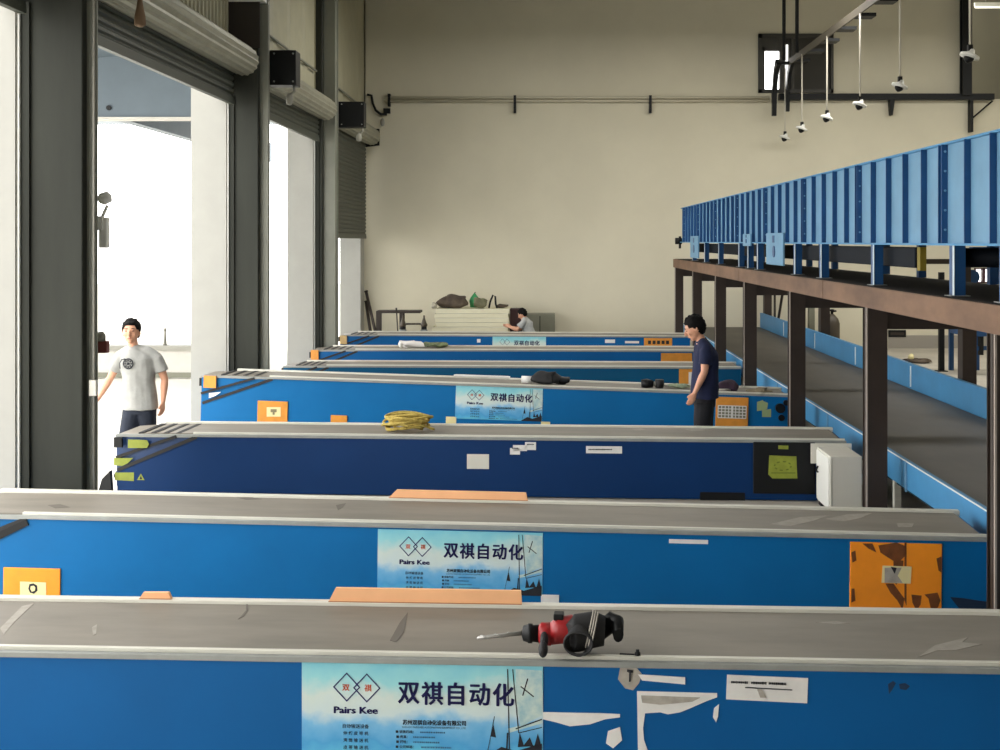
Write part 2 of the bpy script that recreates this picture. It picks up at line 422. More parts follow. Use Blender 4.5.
# small fittings on the near column
t = thing('security_lamp', 'grey twin security lamp on the near left column edge', 'lamp', (-3.765, 10.16, PZ(248, 10.2)))
MB().box(-.02, .05, -.06, .02, .0, .26, .01).build('driver_box', m_white, t)
MB().box(-.06, .02, -.08, -.02, .15, .27, .008).tube([(0, -.04, .25), (.05, -.04, .36)], .015).build('bracket', m_white, t)
MB().lathe((.03, -.05, .42), [(.01, .06), (.05, .04), (.055, -.02), (.03, -.05)], 14, Matrix.Rotation(1.2, 3, 'Y')).build('lamp_head', m_white, t)
t = thing('fire_alarm', 'small maroon alarm box on the near left column edge', 'alarm', (-3.77, 10.14, PZ(352, 10.2)))
MB().box(-.03, .06, -.05, .02, 0, .1, .008).build('alarm_box', mat('maroon_plastic', (120, 62, 56), .5), t)
MB().lathe((0, -.02, .1), [(.04, 0), (.04, .05), (.02, .08)], 12).build('siren', m_grey, t)
t = thing('vertical_conduit', 'thin conduit with junction box on the near left column', 'conduit', (-3.715, 9.815, 0))
MB().cyl((0, 0, 0), (0, 0, 5.6), .010, 8).build('pipe', m_grey, t)
MB().box(-.03, .03, -.03, .012, PZ(396, 9.8), PZ(380, 9.8), .006).build('junction_box', m_cab, t)
t = thing('hanging_bag', 'small brown pouch hanging in front of the near shutter roll', 'pouch', (-3.83, 11.3, 0))
pd = -3.83*F/(140-CX)
t.location = (-3.83, pd, PZ(27, pd))
MB().lathe((0, 0, 0), [(.02, 0), (.055, .02), (.05, .10), (.03, .2), (.022, .26)], 12).build('pouch_body', mat('tan_brown', (120, 96, 72), .8), t)
MB().tube([(0, 0, .25), (-.1, 0, .32)], .012, 6).build('cord', m_black, t)

# ------------------------------------------------------------------ telescopic conveyors
def text_mesh(s, size, off=0.0, sx=1.0, align='CENTER'):
    cu = bpy.data.curves.new('t', 'FONT'); cu.body = s; cu.size = size; cu.offset = off
    cu.align_x = align; cu.align_y = 'CENTER'; cu.resolution_u = 2
    o = bpy.data.objects.new('t', cu); COL.objects.link(o)
    dg = bpy.context.evaluated_depsgraph_get(); dg.update()
    me = bpy.data.meshes.new_from_object(o.evaluated_get(dg))
    bpy.data.objects.remove(o)
    return me
def letters(items, name):   # items: (string, x, y(down), size, off, sx, sy) in banner units -> one mesh in the xz plane
    bm = bmesh.new()
    for (s, x, y, size, off, sx, sy) in items:
        me = text_mesh(s, size, off)
        n0 = len(bm.verts)
        bm.from_mesh(me); bm.verts.ensure_lookup_table()
        vs = bm.verts[n0:]
        xs = [v.co.x for v in vs]; ys = [v.co.y for v in vs]
        cx, cy = (min(xs)+max(xs))/2, (min(ys)+max(ys))/2
        for v in vs: v.co = Vector((x+(v.co.x-cx)*sx, 0, -y+(v.co.y-cy)*sy))
        bpy.data.meshes.remove(me)
    me = bpy.data.meshes.new(name); bm.to_mesh(me); bm.free()
    return me

def quad_mesh(polys, y, name):
    bm = bmesh.new()
    for pl in polys:
        bm.faces.new([bm.verts.new((x, y, -z)) for x, z in pl])
    me = bpy.data.meshes.new(name); bm.to_mesh(me); bm.free(); return me
def banner_mat():
    m = bpy.data.materials.new('printed_sky_banner'); m.use_nodes = True; nt = m.node_tree; p = nt.nodes['Principled BSDF']
    p.inputs['Roughness'].default_value = .35
    tc = nt.nodes.new('ShaderNodeTexCoord'); sp = nt.nodes.new('ShaderNodeSeparateXYZ'); nt.links.new(tc.outputs['Object'], sp.inputs[0])
    nz = nt.nodes.new('ShaderNodeTexNoise'); nz.inputs['Scale'].default_value = .028; nz.inputs['Detail'].default_value = 5
    nt.links.new(tc.outputs['Object'], nz.inputs['Vector'])
    a = nt.nodes.new('ShaderNodeMath'); a.operation = 'MULTIPLY_ADD'; a.inputs[1].default_value = -1/91; nt.links.new(sp.outputs['Z'], a.inputs[0])
    n2 = nt.nodes.new('ShaderNodeMath'); n2.operation = 'MULTIPLY_ADD'; n2.inputs[1].default_value = .5; n2.inputs[2].default_value = -.25
    nt.links.new(nz.outputs['Fac'], n2.inputs[0]); nt.links.new(n2.outputs[0], a.inputs[2])
    r = nt.nodes.new('ShaderNodeValToRGB'); e = r.color_ramp.elements
    e[0].position = 0; e[0].color = lin((128, 200, 216)); e[1].position = 1; e[1].color = lin((96, 190, 222))
    for p_, c in ((.18, (150, 212, 218)), (.36, (206, 220, 214)), (.52, (200, 218, 220)), (.66, (120, 184, 224)), (.84, (74, 160, 214))):
        x = e.new(p_); x.color = lin(c)
    nt.links.new(a.outputs[0], r.inputs['Fac']); nt.links.new(r.outputs['Color'], p.inputs['Base Color'])
    return m
M_BAN = banner_mat()
rf = random.Random(5)
m_sail = mat('printed_sail', (204, 218, 208), .4, col2=(150, 190, 200), scale=.07)
m_fine = mat('faded_blue_print', (60, 104, 140), .5)
m_sea = mat('printed_harbour', (34, 52, 74), .4, col2=(90, 140, 170), scale=.2)
def diamond(cx, cy, rx, ry, w):
    o = [(cx, cy-ry), (cx+rx, cy), (cx, cy+ry), (cx-rx, cy)]; i = [(cx, cy-ry+w*1.3), (cx+rx-w*1.3, cy), (cx, cy+ry-w*1.3), (cx-rx+w*1.3, cy)]
    return [[o[k], o[(k+1) % 4], i[(k+1) % 4], i[k]] for k in range(4)]
me_title = letters([(c, 107.5+23.6*k+dx, 28.6+dy, 21, .16, 1.04, 1.14) for k, c in enumerate('双祺自动化') for dx, dy in ((-.5, -.2), (0, .2), (.5, 0), (0, -.4))], 'title')
me_small = letters([('苏州双祺自动化设备有限公司', 133, 57.5, 4.9, .05, 1, 1.12), ('苏州双祺自动化设备有限公司', 133.2, 57.6, 4.9, .05, 1, 1.12), ('SUZHOU PAIRS KEE AUTOMATION EQUIPMENT CO., LTD.', 133, 62.5, 2.6, 0, .95, 1),
                    ('■ 销售热线：', 103.5, 67, 3.3, .05, 1, 1), ('■ 传真：', 100.8, 72, 3.3, .05, 1, 1), ('■ 网址：', 100.8, 77, 3.3, .05, 1, 1),
                    ('■ 公司邮箱：', 103.5, 82, 3.3, .05, 1, 1), ('■ 公司地址：苏州', 107, 87, 3.3, .05, 1, 1),
                    ], 'small')
me_list = letters([('自动输送设备', 54.5, 62.5, 5.0, .05, .9, .9), ('伸 缩 皮 带 机', 54.5, 69.5, 4.6, .05, .9, .9),
                    ('滚 筒 输 送 机', 54.5, 76.5, 4.6, .05, .9, .9), ('皮 带 输 送 机', 54.5, 83.5, 4.6, .05, .9, .9)], 'list')
fine = []
for yy, xa, xb in ((67.3, 119, 144), (72.2, 112, 133), (77.2, 112, 138), (82.2, 120, 150), (87.2, 125, 172)):
    x_ = xa
    while x_ < xb:
        w_ = rf.uniform(.8, 1.8); fine.append([(x_, yy-.8), (x_+w_, yy-.8), (x_+w_, yy+.7), (x_, yy+.7)]); x_ += w_+.5
me_fine = quad_mesh(fine, 0, 'fine')
me_kee = letters([('Pairs Kee', 54.5+dx, 46.6+dy, 10.4, .08, 1.12, .9) for dx, dy in ((-.45, 0), (-.15, .15), (.15, -.15), (.45, 0))], 'kee')
me_red = letters([('双', 44.3, 24.2, 7.4, .05, 1, 1), ('祺', 66.5, 24.2, 7.4, .05, 1, 1), ('双', 44.7, 24.2, 7.4, .05, 1, 1), ('祺', 66.9, 24.2, 7.4, .05, 1, 1)], 'red')
me_dia = quad_mesh(diamond(45.3, 23.8, 13.8, 14.6, 1.3)+diamond(65.5, 24.3, 13.8, 14.6, 1.3), 0, 'dia')
def line(x0, y0, x1, y1, w):
    dx, dy = x1-x0, y1-y0; L = math.hypot(dx, dy); nx, ny = -dy/L*w/2, dx/L*w/2
    return [(x0+nx, y0+ny), (x1+nx, y1+ny), (x1-nx, y1-ny), (x0-nx, y0-ny)]
me_sail = quad_mesh([[(214, 3), (240, 4), (240, 48), (219, 60), (214, 30)], [(206, 62), (240, 53), (240, 56), (208, 66)]], 0, 'sail')
me_mast = quad_mesh([line(206, 3, 208, 91, 1.0), line(211, 3, 217, 66, .9), line(193, 50, 185, 91, .6), [(189, 70), (192, 58), (194.5, 71)],
                     [(182, 91), (190, 86), (200, 80), (214, 84), (240, 76), (240, 91)], [(216, 80), (218, 66), (222, 78), (228, 70), (232, 80), (236, 66), (239, 78)],
                     line(214, 62, 240, 52, 1.1), line(217, 66, 240, 60, .8), line(219, 20, 232, 30, 1.2), line(221, 29, 226, 12, 1.2), line(205, 86, 206, 66, 1.5)], 0, 'mast')
def banner(conv, x, z, wid, hgt=91, detail=True):
    s = wid/241.0
    o = MB().box(0, 241, 0, .9, -hgt, 0).build('banner', M_BAN, conv.t, 'pale blue printed company banner')
    o.location = (x, -.004, z); o.scale = (s, s, s)
    def sub(name, me, m, y):
        me2 = me.copy(); me2.materials.clear(); me2.materials.append(m)
        c = bpy.data.objects.new(name, me2); COL.objects.link(c); c.parent = o; c.location = (0, y, 0); return c
    if hgt > 60:
        sub('sail_print', me_sail, m_sail, -.25); sub('mast_print', me_mast, m_blackT, -.5)
        sub('small_lettering', me_small, m_blackT, -.55); sub('fine_print', me_fine, m_fine, -.5); sub('product_list', me_list, m_blackT, -.55)
    sub('title_lettering', me_title, m_navyT, -.7); sub('logo', me_dia, m_navyT, -.45)
    if hgt > 60: sub('logo_lettering', me_kee, m_navyT, -.5); sub('logo_characters', me_red, m_redT, -.5)
    return o

class Conv: pass
def conveyor(label, p0, p1, XL, XR_, width, bh, paint, nose=.85, ztop=None):
    c = Conv()
    A, B = P(*p0), P(*p1)
    u = (B-A).normalized()
    A2 = A + u*((XL-A.x)/u.x); B2 = A + u*((XR_-A.x)/u.x)
    yv = Vector((0, 0, 1)).cross(u).normalized(); zv = u.cross(yv)
    c.L = (B2-A2).length; H = A2.z; c.H = H
    M = Matrix((u, yv, zv)).transposed().to_4x4(); M.translation = A2 - zv*H
    c.M = M; c.Mi = M.inverted()
    zf_ = lambda x: (.010-M.translation.z-x*u.z)/zv.z
    t = thing('telescopic_conveyor', label, 'conveyor', M=M); c.t = t; c.w = width
    L, w = c.L, width; z0 = H-bh; c.z0 = z0
    # outer shell: slanted left end, top left open for the belt
    prof = [(nose, H-.03), (L, H-.03), (L, zf_(L)), (.02, zf_(0)), (.02, H-.40), (nose*.12, H-.34)]
    MB().prism(prof, 'y', 0.0, w).build('shell', paint, t)
    # inner boom showing at the left above the slant
    MB().prism([(0, H-.035), (nose+.1, H-.035), (nose+.1, H-.3), (0, zf_(0)+.05)], 'y', .035, w-.035).build('inner_boom', m_inner if paint is m_navy else paint, t)
    MB().prism([(-.04, H-.06), (.1, H-.06), (.1, H-.16), (-.04, H-.16)], 'y', .06, w-.06).build('nose_bar', m_black, t)
    MB().cyl((.035, .04, H-.09), (.035, w-.04, H-.09), .04, 16).build('end_roller', m_dark, t)
    # slanted dark edge strips
    def strip(x0, z0_, x1, z1_, wd, name='edge_strip', y=-.008):
        dx, dz = x1-x0, z1_-z0_; l = math.hypot(dx, dz); nx, nz = -dz/l*wd/2, dx/l*wd/2
        MB().prism([(x0+nx, z0_+nz), (x1+nx, z1_+nz), (x1-nx, z1_-nz), (x0-nx, z0_-nz)], 'y', y, .04).build(name, m_dark, t)
    strip(nose*.03, H-.37, nose*.97, H-.035, .035)
    strip(nose*.0, H-.25, nose*.72, H-.035, .03, y=.012)
    # belt
    pts = [(-.02, H-.035), (nose*.35, H-.012), (nose, H-.006), (L-.04, H-.006), (L-.04, H-.03), (-.02, H-.06)]
    MB().prism(pts, 'y', .055, w-.05).build('belt', m_belt, t)
    # rails: two stepped strips in front, one behind
    MB().box(nose*.92, L, .022, .05, H-.03, H+.006).build('front_rail', m_alu, t)
    MB().box(nose*.92, L+.01, -.014, .018, H-.034, H-.008, .003).build('front_trim', m_alu2, t)  # trim tone kept darker to paint the groove shading beside the rail
    MB().box(nose*.3, L, w-.05, w+.005, H-.03, H+.012, .003).build('rear_rail', m_alu, t)
    MB().box(0, nose*.92, .02, .05, H-.045, H-.018).build('nose_rail', m_alu2, t)
    for k in range(4 if A.y > 10 else 0):
        x = nose*(.25+.15*k)
        MB().box(x, x+.05, .06, w-.06, H-.022, H-.006, M=Matrix.Shear('XZ', 4, (0, 0)) if False else None).build('nose_slat', m_dark, t)
    MB().box(nose, L, .0505, .068, H-.02, H-.002).build('belt_gap', m_dark, t)
    # feet
    for x in (.35, L*.5, L-.35):
        for y in (.06, w-.12):
            MB().box(x, x+.08, y, y+.06, zf_(x)-.008, zf_(x)+.01).build('foot', m_dark, t)
    return c
def face(c, px, py, yl=0.0):           # photo point -> local (x, z) on the front face
    o = c.Mi @ Vector((0, 0, CH)); dvec = c.Mi.to_3x3() @ Vector((px-CX, F, -(py-CY)))
    k = (yl-o.y)/dvec.y; q = o+dvec*k; return q.x, q.z
def top(c, px, py, dz=0.0):
    o = c.Mi @ Vector((0, 0, CH)); dvec = c.Mi.to_3x3() @ Vector((px-CX, F, -(py-CY)))
    k = (c.H+dz-o.z)/dvec.z; q = o+dvec*k; return c.M @ q, q
def patch(c, x0, x1, y0, y1, name, m, label=None, th=.004, bev=0, off=0):
    xa, za = face(c, x0, y0); xb, zb = face(c, x1, y1)
    lo = max(min(za, zb), .0)
    o = MB().box(xa, xb, -th-off, .002, lo, max(za, zb), bev).build(name, m, c.t, label); return o
def poly(c, pts, name, m, label=None, th=.004, off=0, par=None):
    q = [face(c, x, y) for x, y in pts]
    return MB().prism(q, 'y', -th-off, .001-off).build(name, m, par or c.t, label)
def subof(child, parent): child.parent = parent; return child

c1 = conveyor('nearest blue telescopic conveyor with torn white paper and large banner on its side', (0, 649, 5.59), (1000, 666, 5.365), -4.4, 2.95, .80, .55, m_bluA)
c2 = conveyor('second nearest blue conveyor, with a large flaking orange panel at its right end', (30, 514, 8.35), (990, 536.6, 8.0), -4.45, 2.95, .76, .57, m_bluB)
c3 = conveyor('navy conveyor with coiled yellow rope lying on its belt', (156, 433, 11.9), (850, 440, 11.5), -4.3, 2.85, .72, .55, m_navy)
c4 = conveyor('tilted blue conveyor right behind the navy one, with a small orange grille at right', (205, 374, 15.25), (779, 394, 14.95), -4.41, 3.0, .64, .42, m_bluB, nose=.95)
c5 = conveyor('narrow looking teal conveyor, mostly hidden behind the tilted blue conveyor', (309, 365, 19.0), (660, 366.5, 18.8), -4.2, 3.02, .70, .48, m_teal, nose=.75)
c6 = conveyor('blue conveyor with a crumpled white and green rag on it', (310, 349, 21.1), (690, 350, 20.95), -4.17, 2.95, .70, .48, m_bluA)
c7 = conveyor('farthest blue conveyor, next to the back wall, with black lettered orange plate', (340, 334, 24.9), (691, 336, 24.75), -4.32, 2.93, .75, .50, m_bluA)

# conveyor 1 side
x, z = face(c1, 302, 662); x2, z2 = face(c1, 543, 667); banner(c1, x, z, x2-x)
poly(c1, [(543, 712), (600, 713), (620, 714), (620, 717), (605, 719), (590, 724), (570, 726), (556, 722), (543, 719)], 'torn_paper', m_paper, 'torn strip of white paper')
poly(c1, [(620, 668), (628, 665), (636, 667), (642, 674), (639, 683), (633, 690), (625, 688), (618, 679)], 'tape_blob', m_paperG, 'round dirty grey paper patch')
poly(c1, [(638, 674), (685, 677), (685, 684), (642, 680)], 'torn_paper', m_paper, 'short white paper strip', off=.002)
poly(c1, [(627, 669), (633, 670), (633, 672), (631, 672), (630.5, 681), (629, 681), (629, 672), (627, 671)], 'paper_mark', m_blackT, off=.006)
poly(c1, [(637, 691), (717, 693), (717, 697), (706, 701), (690, 708), (680, 712), (668, 714), (660, 712), (645, 713), (643, 728), (644, 740), (649, 754), (638, 754)], 'torn_paper', m_paper, 'large torn white sheet with a vertical strip')
poly(c1, [(641, 695), (700, 697), (692, 701), (672, 703), (660, 704), (642, 702)], 'paper_print', m_paperG, off=.005)
poly(c1, [(608, 731), (620, 727), (622, 740), (613, 748), (606, 743)], 'torn_paper', m_paper, 'small white paper scrap')
poly(c1, [(714, 708), (719, 704), (718, 716), (716, 722), (713, 717)], 'torn_paper', m_paper)
lb = poly(c1, [(727, 674.5), (808, 678), (807, 703), (726, 699)], 'paper_label', m_paper, 'rectangular white label with a black text line')
def marks(c, x0, y0, x1, h, off, slope=0.0, gap=None):
    rr = random.Random(3); b = MB(); x = x0
    while x < x1-.5:
        w_ = rr.uniform(.9, 1.9)
        if gap and any(a < x < e for a, e in gap): x += 1; continue
        yy = y0+slope*(x-x0); hh = h*rr.uniform(.7, 1.1)
        xa, za = face(c, x, yy-hh/2); xb, zb = face(c, min(x+w_, x1), yy+hh/2)
        b.box(xa, xb, -off-.001, -off, zb, za); x += w_+.28
    return b.build('printed_line', m_blackT, c.t)
def addtext(c, s, px, py, wpx, m, off=.009, bold=.0, name='lettering'):
    x, z = face(c, px, py); xr, _ = face(c, px+wpx, py)
    me = letters([(s, 0, 0, 10, bold*10, 1, 1)], 'txt')
    ws = max(v.co.x for v in me.vertices)-min(v.co.x for v in me.vertices); k = (xr-x)/ws
    for v in me.vertices: v.co = v.co*k
    me.materials.append(m)
    o = bpy.data.objects.new(name, me); COL.objects.link(o); o.parent = c.t; o.location = ((x+xr)/2, -off, z); return o
marks(c1, 731, 681.6, 786, 2.4, .006, .035, [(747, 750), (766, 768.5)])
poly(c1, [(745, 686.5), (792, 689), (792, 689.8), (745, 687.3)], 'label_rule', m_blackT, off=.006)
poly(c1, [(757, 689), (762, 689), (766, 697), (760, 697)], 'paper_fold', m_paperG, off=.005)
for pts in ([(888, 684), (893, 681), (896, 683), (892, 690), (889, 694)], [(899, 684), (905, 683), (910, 686), (906, 690), (900, 689)]):
    poly(c1, pts, 'scuff', mat('scuff_dark', (16, 50, 84), .6), th=.001)
# conveyor 2 side
x, z = face(c2, 378, 529); x2, z2 = face(c2, 543, 533); banner(c2, x, z, x2-x)
patch(c2, 669, 708, 539, 544, 'paper_label', m_paper, 'thin white label strip')
op = patch(c2, 850, 941, 541.5, 616, 'access_panel', m_orange, 'orange access panel with flaking paint', th=.012, bev=.004)
for pts in ([(878, 545), (896, 542), (906, 546), (904, 556), (897, 563), (886, 556), (880, 552)], [(893, 560), (903, 560), (902, 573), (896, 584), (889, 578), (893, 570)],
            [(885, 583), (893, 583), (898, 590), (904, 598), (902, 609), (897, 600), (890, 592)], [(911, 594), (921, 595), (920, 604), (916, 610), (912, 602)],
            [(924, 594), (937, 592), (940, 600), (936, 610), (930, 607), (928, 598)], [(904, 542), (906, 542), (906, 605), (904, 600)], [(851, 552), (855, 550), (856, 560), (852, 562)],
            [(851, 588), (854, 588), (855, 600), (851, 602)], [(862, 543), (872, 543), (876, 552), (868, 548)], [(936, 558), (941, 556), (941, 572), (938, 570)]):
    poly(c2, pts, 'flaked_patch', m_rust, th=.002, off=.012, par=op)
poly(c2, [(882, 565), (911, 566), (910, 583), (881, 582)], 'sticker', m_cream, 'cream sticker', th=.002, off=.015, par=op)
poly(c2, [(884, 567), (901, 567), (897, 575), (902, 582), (884, 582)], 'sticker_patch', m_paperG, th=.002, off=.017, par=op)
poly(c2, [(890, 566), (896, 567), (894, 573)], 'sticker_mark', m_blackT, th=.002, off=.019, par=op)
patch(c2, 541, 559, 594.5, 604, 'paper_label', m_paper)
poly(c2, [(950, 597), (962, 598), (975, 600), (990, 602), (990, 614), (962, 612)], 'dark_scuff', mat('scuff_navy', (6, 38, 66), .7), th=.001)
op = patch(c2, 4, 60.5, 567, 604, 'orange_plate', m_orange, 'small orange plate', th=.012, bev=.004)
poly(c2, [(21, 581), (47, 582), (47, 600), (21, 600)], 'sticker', m_cream, th=.002, off=.012, par=op)
poly(c2, [(30.5, 583.5), (34.5, 582.8), (38, 585), (38.5, 590), (35, 593), (31, 592), (29.5, 588)], 'sticker_mark', m_blackT, th=.002, off=.014, par=op)
poly(c2, [(32, 585.5), (35, 585), (36.5, 587), (36, 590), (33, 591), (31.5, 588)], 'sticker_mark_inner', m_cream, th=.002, off=.0165, par=op)
poly(c2, [(455, 574), (462, 567), (470, 575), (466, 582), (456, 584)], 'scuff', mat('scuff_dark', (16, 50, 84), .6), th=.001)
# end gusset with white bracket at left
poly(c2, [(-30, 545), (27, 519), (29, 525), (-26, 552)], 'gusset_bar', m_black, th=.012)
# conveyor 3 side
patch(c3, 467, 489, 454, 469, 'grey_label', m_cab, 'light grey label plate')
for a in ((510, 520, 448, 454.5), (513, 527, 445, 451), (525, 536, 442, 450), (586, 622, 446, 453.5)): patch(c3, *a, 'paper_label', m_paper, 'small white label')
marks(c3, 588.5, 449.4, 612, 1.3, .006); marks(c3, 512, 448.2, 518, 1.2, .006); marks(c3, 527, 444.4, 534, 1.2, .006)
bp = patch(c3, 753, 815, 441.5, 494, 'black_panel', m_black, 'black panel with yellow-green warning sticker', th=.02, bev=.008)
poly(c3, [(769, 455), (796, 456), (797, 478), (772, 478), (768, 474)], 'warning_sticker', m_ygreen, 'yellow-green sticker', th=.002, off=.020, par=bp)
q = [(782.5+9*math.cos(a), 465.5+5*math.sin(a)) for a in [i*PI/8 for i in range(16)]]; q2 = [(782.5+7.6*math.cos(a), 465.5+3.8*math.sin(a)) for a in [i*PI/8 for i in range(16)]]
m_olv = mat('olive_print', (96, 108, 20), .5)
for i in range(16): poly(c3, [q[i], q[(i+1) % 16], q2[(i+1) % 16], q2[i]], 'sticker_print', m_olv, th=.001, off=.0225, par=bp) if i % 2 == 0 else None
poly(c3, [(771, 472), (795, 472), (795, 473), (771, 473)], 'sticker_print', m_olv, th=.001, off=.0225, par=bp)
poly(c3, [(778, 445), (788, 445.3), (788, 449), (778, 448.6)], 'small_sticker', m_ygreen, th=.002, off=.020, par=bp)
patch(c3, 700, 745, 492, 502, 'dark_plate', m_black)
m_tagm = m_ygreen
for pts in ([(128, 439.5), (147, 440), (149, 444), (147, 448), (128, 448)], [(114, 458), (133, 458), (128, 463), (122, 466), (114, 465)], [(115, 472.5), (134, 472.5), (134, 481), (115, 480)]):
    poly(c3, pts, 'tag_sticker', m_tagm, 'yellow-green tag sticker', th=.003)
poly(c3, [(137, 480), (141, 473.5), (144.5, 480)], 'warning_triangle', m_ygreen, th=.003)
poly(c3, [(139.5, 479), (141, 476), (142.5, 479)], 'triangle_mark', m_blackT, th=.002, off=.004)
patch(c3, 115, 123, 437, 447, 'nose_bracket', m_black, th=.03)
poly(c3, [(104, 478), (112, 470), (114, 497), (106, 500), (100, 492)], 'cable_gland', m_black, 'black cable bracket', th=.05)
# conveyor 4 side
x, z = face(c4, 456, 385.5); x2, z2 = face(c4, 543, 388.5); banner(c4, x, z, x2-x)
patch(c4, 258, 287.5, 400.5, 423, 'orange_plate', m_orange2, 'orange plate with cream sticker', th=.015, bev=.004)
poly(c4, [(267, 407), (281, 407), (281, 416.5), (267, 416.5)], 'sticker', m_cream, th=.002, off=.015)
poly(c4, [(271, 409), (277, 409), (277, 412), (275, 412), (275, 414.5), (273, 414.5), (273, 412), (271, 412)], 'sticker_mark', mat('grey_print', (130, 120, 90), .6), th=.002, off=.018)
patch(c4, 331, 347, 415, 428, 'orange_plate', m_orange2, th=.015, bev=.004)
patch(c4, 446, 456, 416.5, 428, 'small_label', m_cream); patch(c4, 541, 550, 421.5, 428, 'small_label', m_cream)
patch(c4, 204, 216, 375.5, 388, 'nose_sticker', m_orange2, 'orange perforated end cover', th=.01)
poly(c4, [(209, 393), (221, 392), (215, 396), (209, 398)], 'white_scrape', m_paper, th=.002)
gp = patch(c4, 716, 747.5, 396.5, 428, 'orange_guard', m_orange2, 'orange guard with pale wire grille', th=.03, bev=.004)
patch(c4, 718, 745.5, 405, 418, 'grille_plate', m_ggrey, th=.033)
xa, za = face(c4, 718, 405); xb, zb = face(c4, 745.5, 418)
b = MB()
for k in range(9): b.box(xa+(xb-xa)*k/8-.0045, xa+(xb-xa)*k/8+.0045, -.045, -.033, zb, za)
for k in range(5): b.box(xa, xb, -.045, -.033, zb+(za-zb)*k/4-.0045, zb+(za-zb)*k/4+.0045)
b.box((xa+xb)/2-.012, (xa+xb)/2+.012, -.047, -.033, zb, za)
b.build('grille', m_paper, gp, 'pale wire grille')
for pts in ([(757, 402), (763, 400), (764, 410), (757, 411)], [(763, 401), (768, 403), (767, 409), (764, 410)], [(762, 410), (771, 409), (771, 417), (762, 417)]):
    poly(c4, pts, 'green_sticker', mat('pale_green_sticker', (150, 168, 120), .6), 'pale green torn sticker', th=.003)
b = MB().cyl((0, -.05, 0), (0, .0, 0), .06).cyl((.07, -.04, .07), (.07, 0, .07), .035).cyl((.02, -.03, -.12), (.02, 0, -.12), .04)
o = b.build('valve_block', m_black, c4.t, 'black drive fitting'); x, z = face(c4, 780, 408); o.location = (x, -.0, z)
# far conveyors
patch(c5, 679, 692.5, 369, 386, 'orange_plate', m_orange2, th=.015); patch(c5, 688.5, 692, 372, 384, 'paper_label', m_paper, th=.02)
patch(c6, 661, 692, 353, 362.5, 'orange_plate', m_orange2, 'orange plate', th=.015)
patch(c6, 311, 318.5, 350, 361, 'nose_sticker', m_orange2, th=.015)
patch(c7, 644, 672, 338, 346.5, 'orange_plate', m_orange2, 'orange plate with black marks', th=.015)
for k in range(5): patch(c7, 648+k*4.5, 651+k*4.5, 340.5, 344, 'plate_mark', m_blackT, th=.018)
patch(c7, 605, 615, 339.5, 343, 'paper_label', m_paper); patch(c7, 625, 639, 341, 343.3, 'paper_label', m_paper); patch(c7, 477, 480.5, 339, 342.5, 'paper_label', m_paper)
patch(c7, 340, 347, 335.5, 344, 'nose_box', m_grill, th=.02)
x, z = face(c7, 492.5, 336.5); x2, _ = face(c7, 546, 337); banner(c7, x, z, x2-x, hgt=52)

# belt scuffs (paint smears lying on the belts)
def smear(c, pts, m, name='belt_smear'):
    q = [top(c, x, y, -.004)[1] for x, y in pts]
    return MB().prism([(v.x, v.y) for v in q], 'z', c.H-.0065, c.H-.0045).build(name, m, c.t)
m_smear = mat('pale_paint_smear', (158, 152, 142), .7, var=.1, scale=20)
m_smearD = mat('dark_smear', (104, 98, 90), .7)
smear(c1, [(918, 657), (935, 645), (968, 637), (962, 642), (982, 644), (955, 650), (938, 650)], m_smear)
smear(c1, [(816, 622), (836, 621), (850, 623), (835, 624)], m_smear)
smear(c1, [(0, 628), (22, 606), (34, 603), (14, 622), (4, 634)], m_smear); smear(c1, [(92, 627), (97, 624), (96, 634), (93, 635)], m_smear)
q = [(238, 619), (244, 616), (248, 610), (248, 604), (246, 604), (246, 610), (242, 615)]; smear(c1, q, m_smearD)
smear(c1, [(390, 640), (400, 622), (408, 612), (404, 632), (396, 642)], m_smearD)
smear(c2, [(825, 519), (848, 514), (872, 513), (860, 518), (845, 521)], m_smear); smear(c2, [(897, 523), (914, 523), (912, 527), (898, 527)], m_smear)
smear(c2, [(770, 524), (800, 517), (830, 515), (812, 521), (790, 526)], m_smear); smear(c2, [(48, 505), (60, 504), (70, 507), (55, 508)], m_smearD)
smear(c2, [(336, 505), (346, 503), (343, 507), (338, 510)], m_smearD); smear(c2, [(236, 497), (252, 497), (262, 499), (246, 499.5)], m_smearD)
smear(c3, [(683, 429), (700, 427.5), (712, 430), (692, 431)], m_smear); smear(c3, [(672, 426.5), (690, 426), (700, 427), (680, 428)], m_smear)
smear(c3, [(632, 429), (641, 428), (646, 429.5), (636, 430.5)], m_smear)

# ------------------------------------------------------------------ things lying on the conveyors
def board(c, pts, label, name='board'):
    # plank standing on the rear rail: pts = bottom-left, top-left, top-right, bottom-right in the photo
    yl = c.w-.03
    q = [face(c, x, y, yl) for x, y in pts]
    zb = c.H+.0125
    base = c.M @ Vector((q[0][0], yl, zb))
    Mt = c.M.copy(); Mt.translation = base
    t = thing(name, label, 'board', M=Mt)
    qq = [(x-q[0][0], max(0, z-zb)) for x, z in q]; qq[0] = (0, 0); qq[-1] = (qq[-1][0], 0)
    MB().prism(qq, 'y', -.012, .012).build('plank', m_peach, t)
    MB().prism([(qq[0][0], 0.0), (qq[-1][0], 0.0), (qq[-1][0], .004), (qq[0][0], .004)], 'y', -.016, -.0122).build('plank_edge', mat('tan_edge', (176, 118, 76), .7), t)
    return t
board(c1, [(329, 599), (336, 587.5), (521, 590.5), (522, 602)], 'long peach board standing on the rear edge of the nearest conveyor')
board(c1, [(140, 597.5), (144, 592), (169, 592), (172, 597.5)], 'tiny peach block on the rear edge of the nearest conveyor, left side')
board(c2, [(389, 497), (397, 489.5), (526, 492.5), (528, 500)], 'thin peach board standing on the rear edge of the second conveyor')
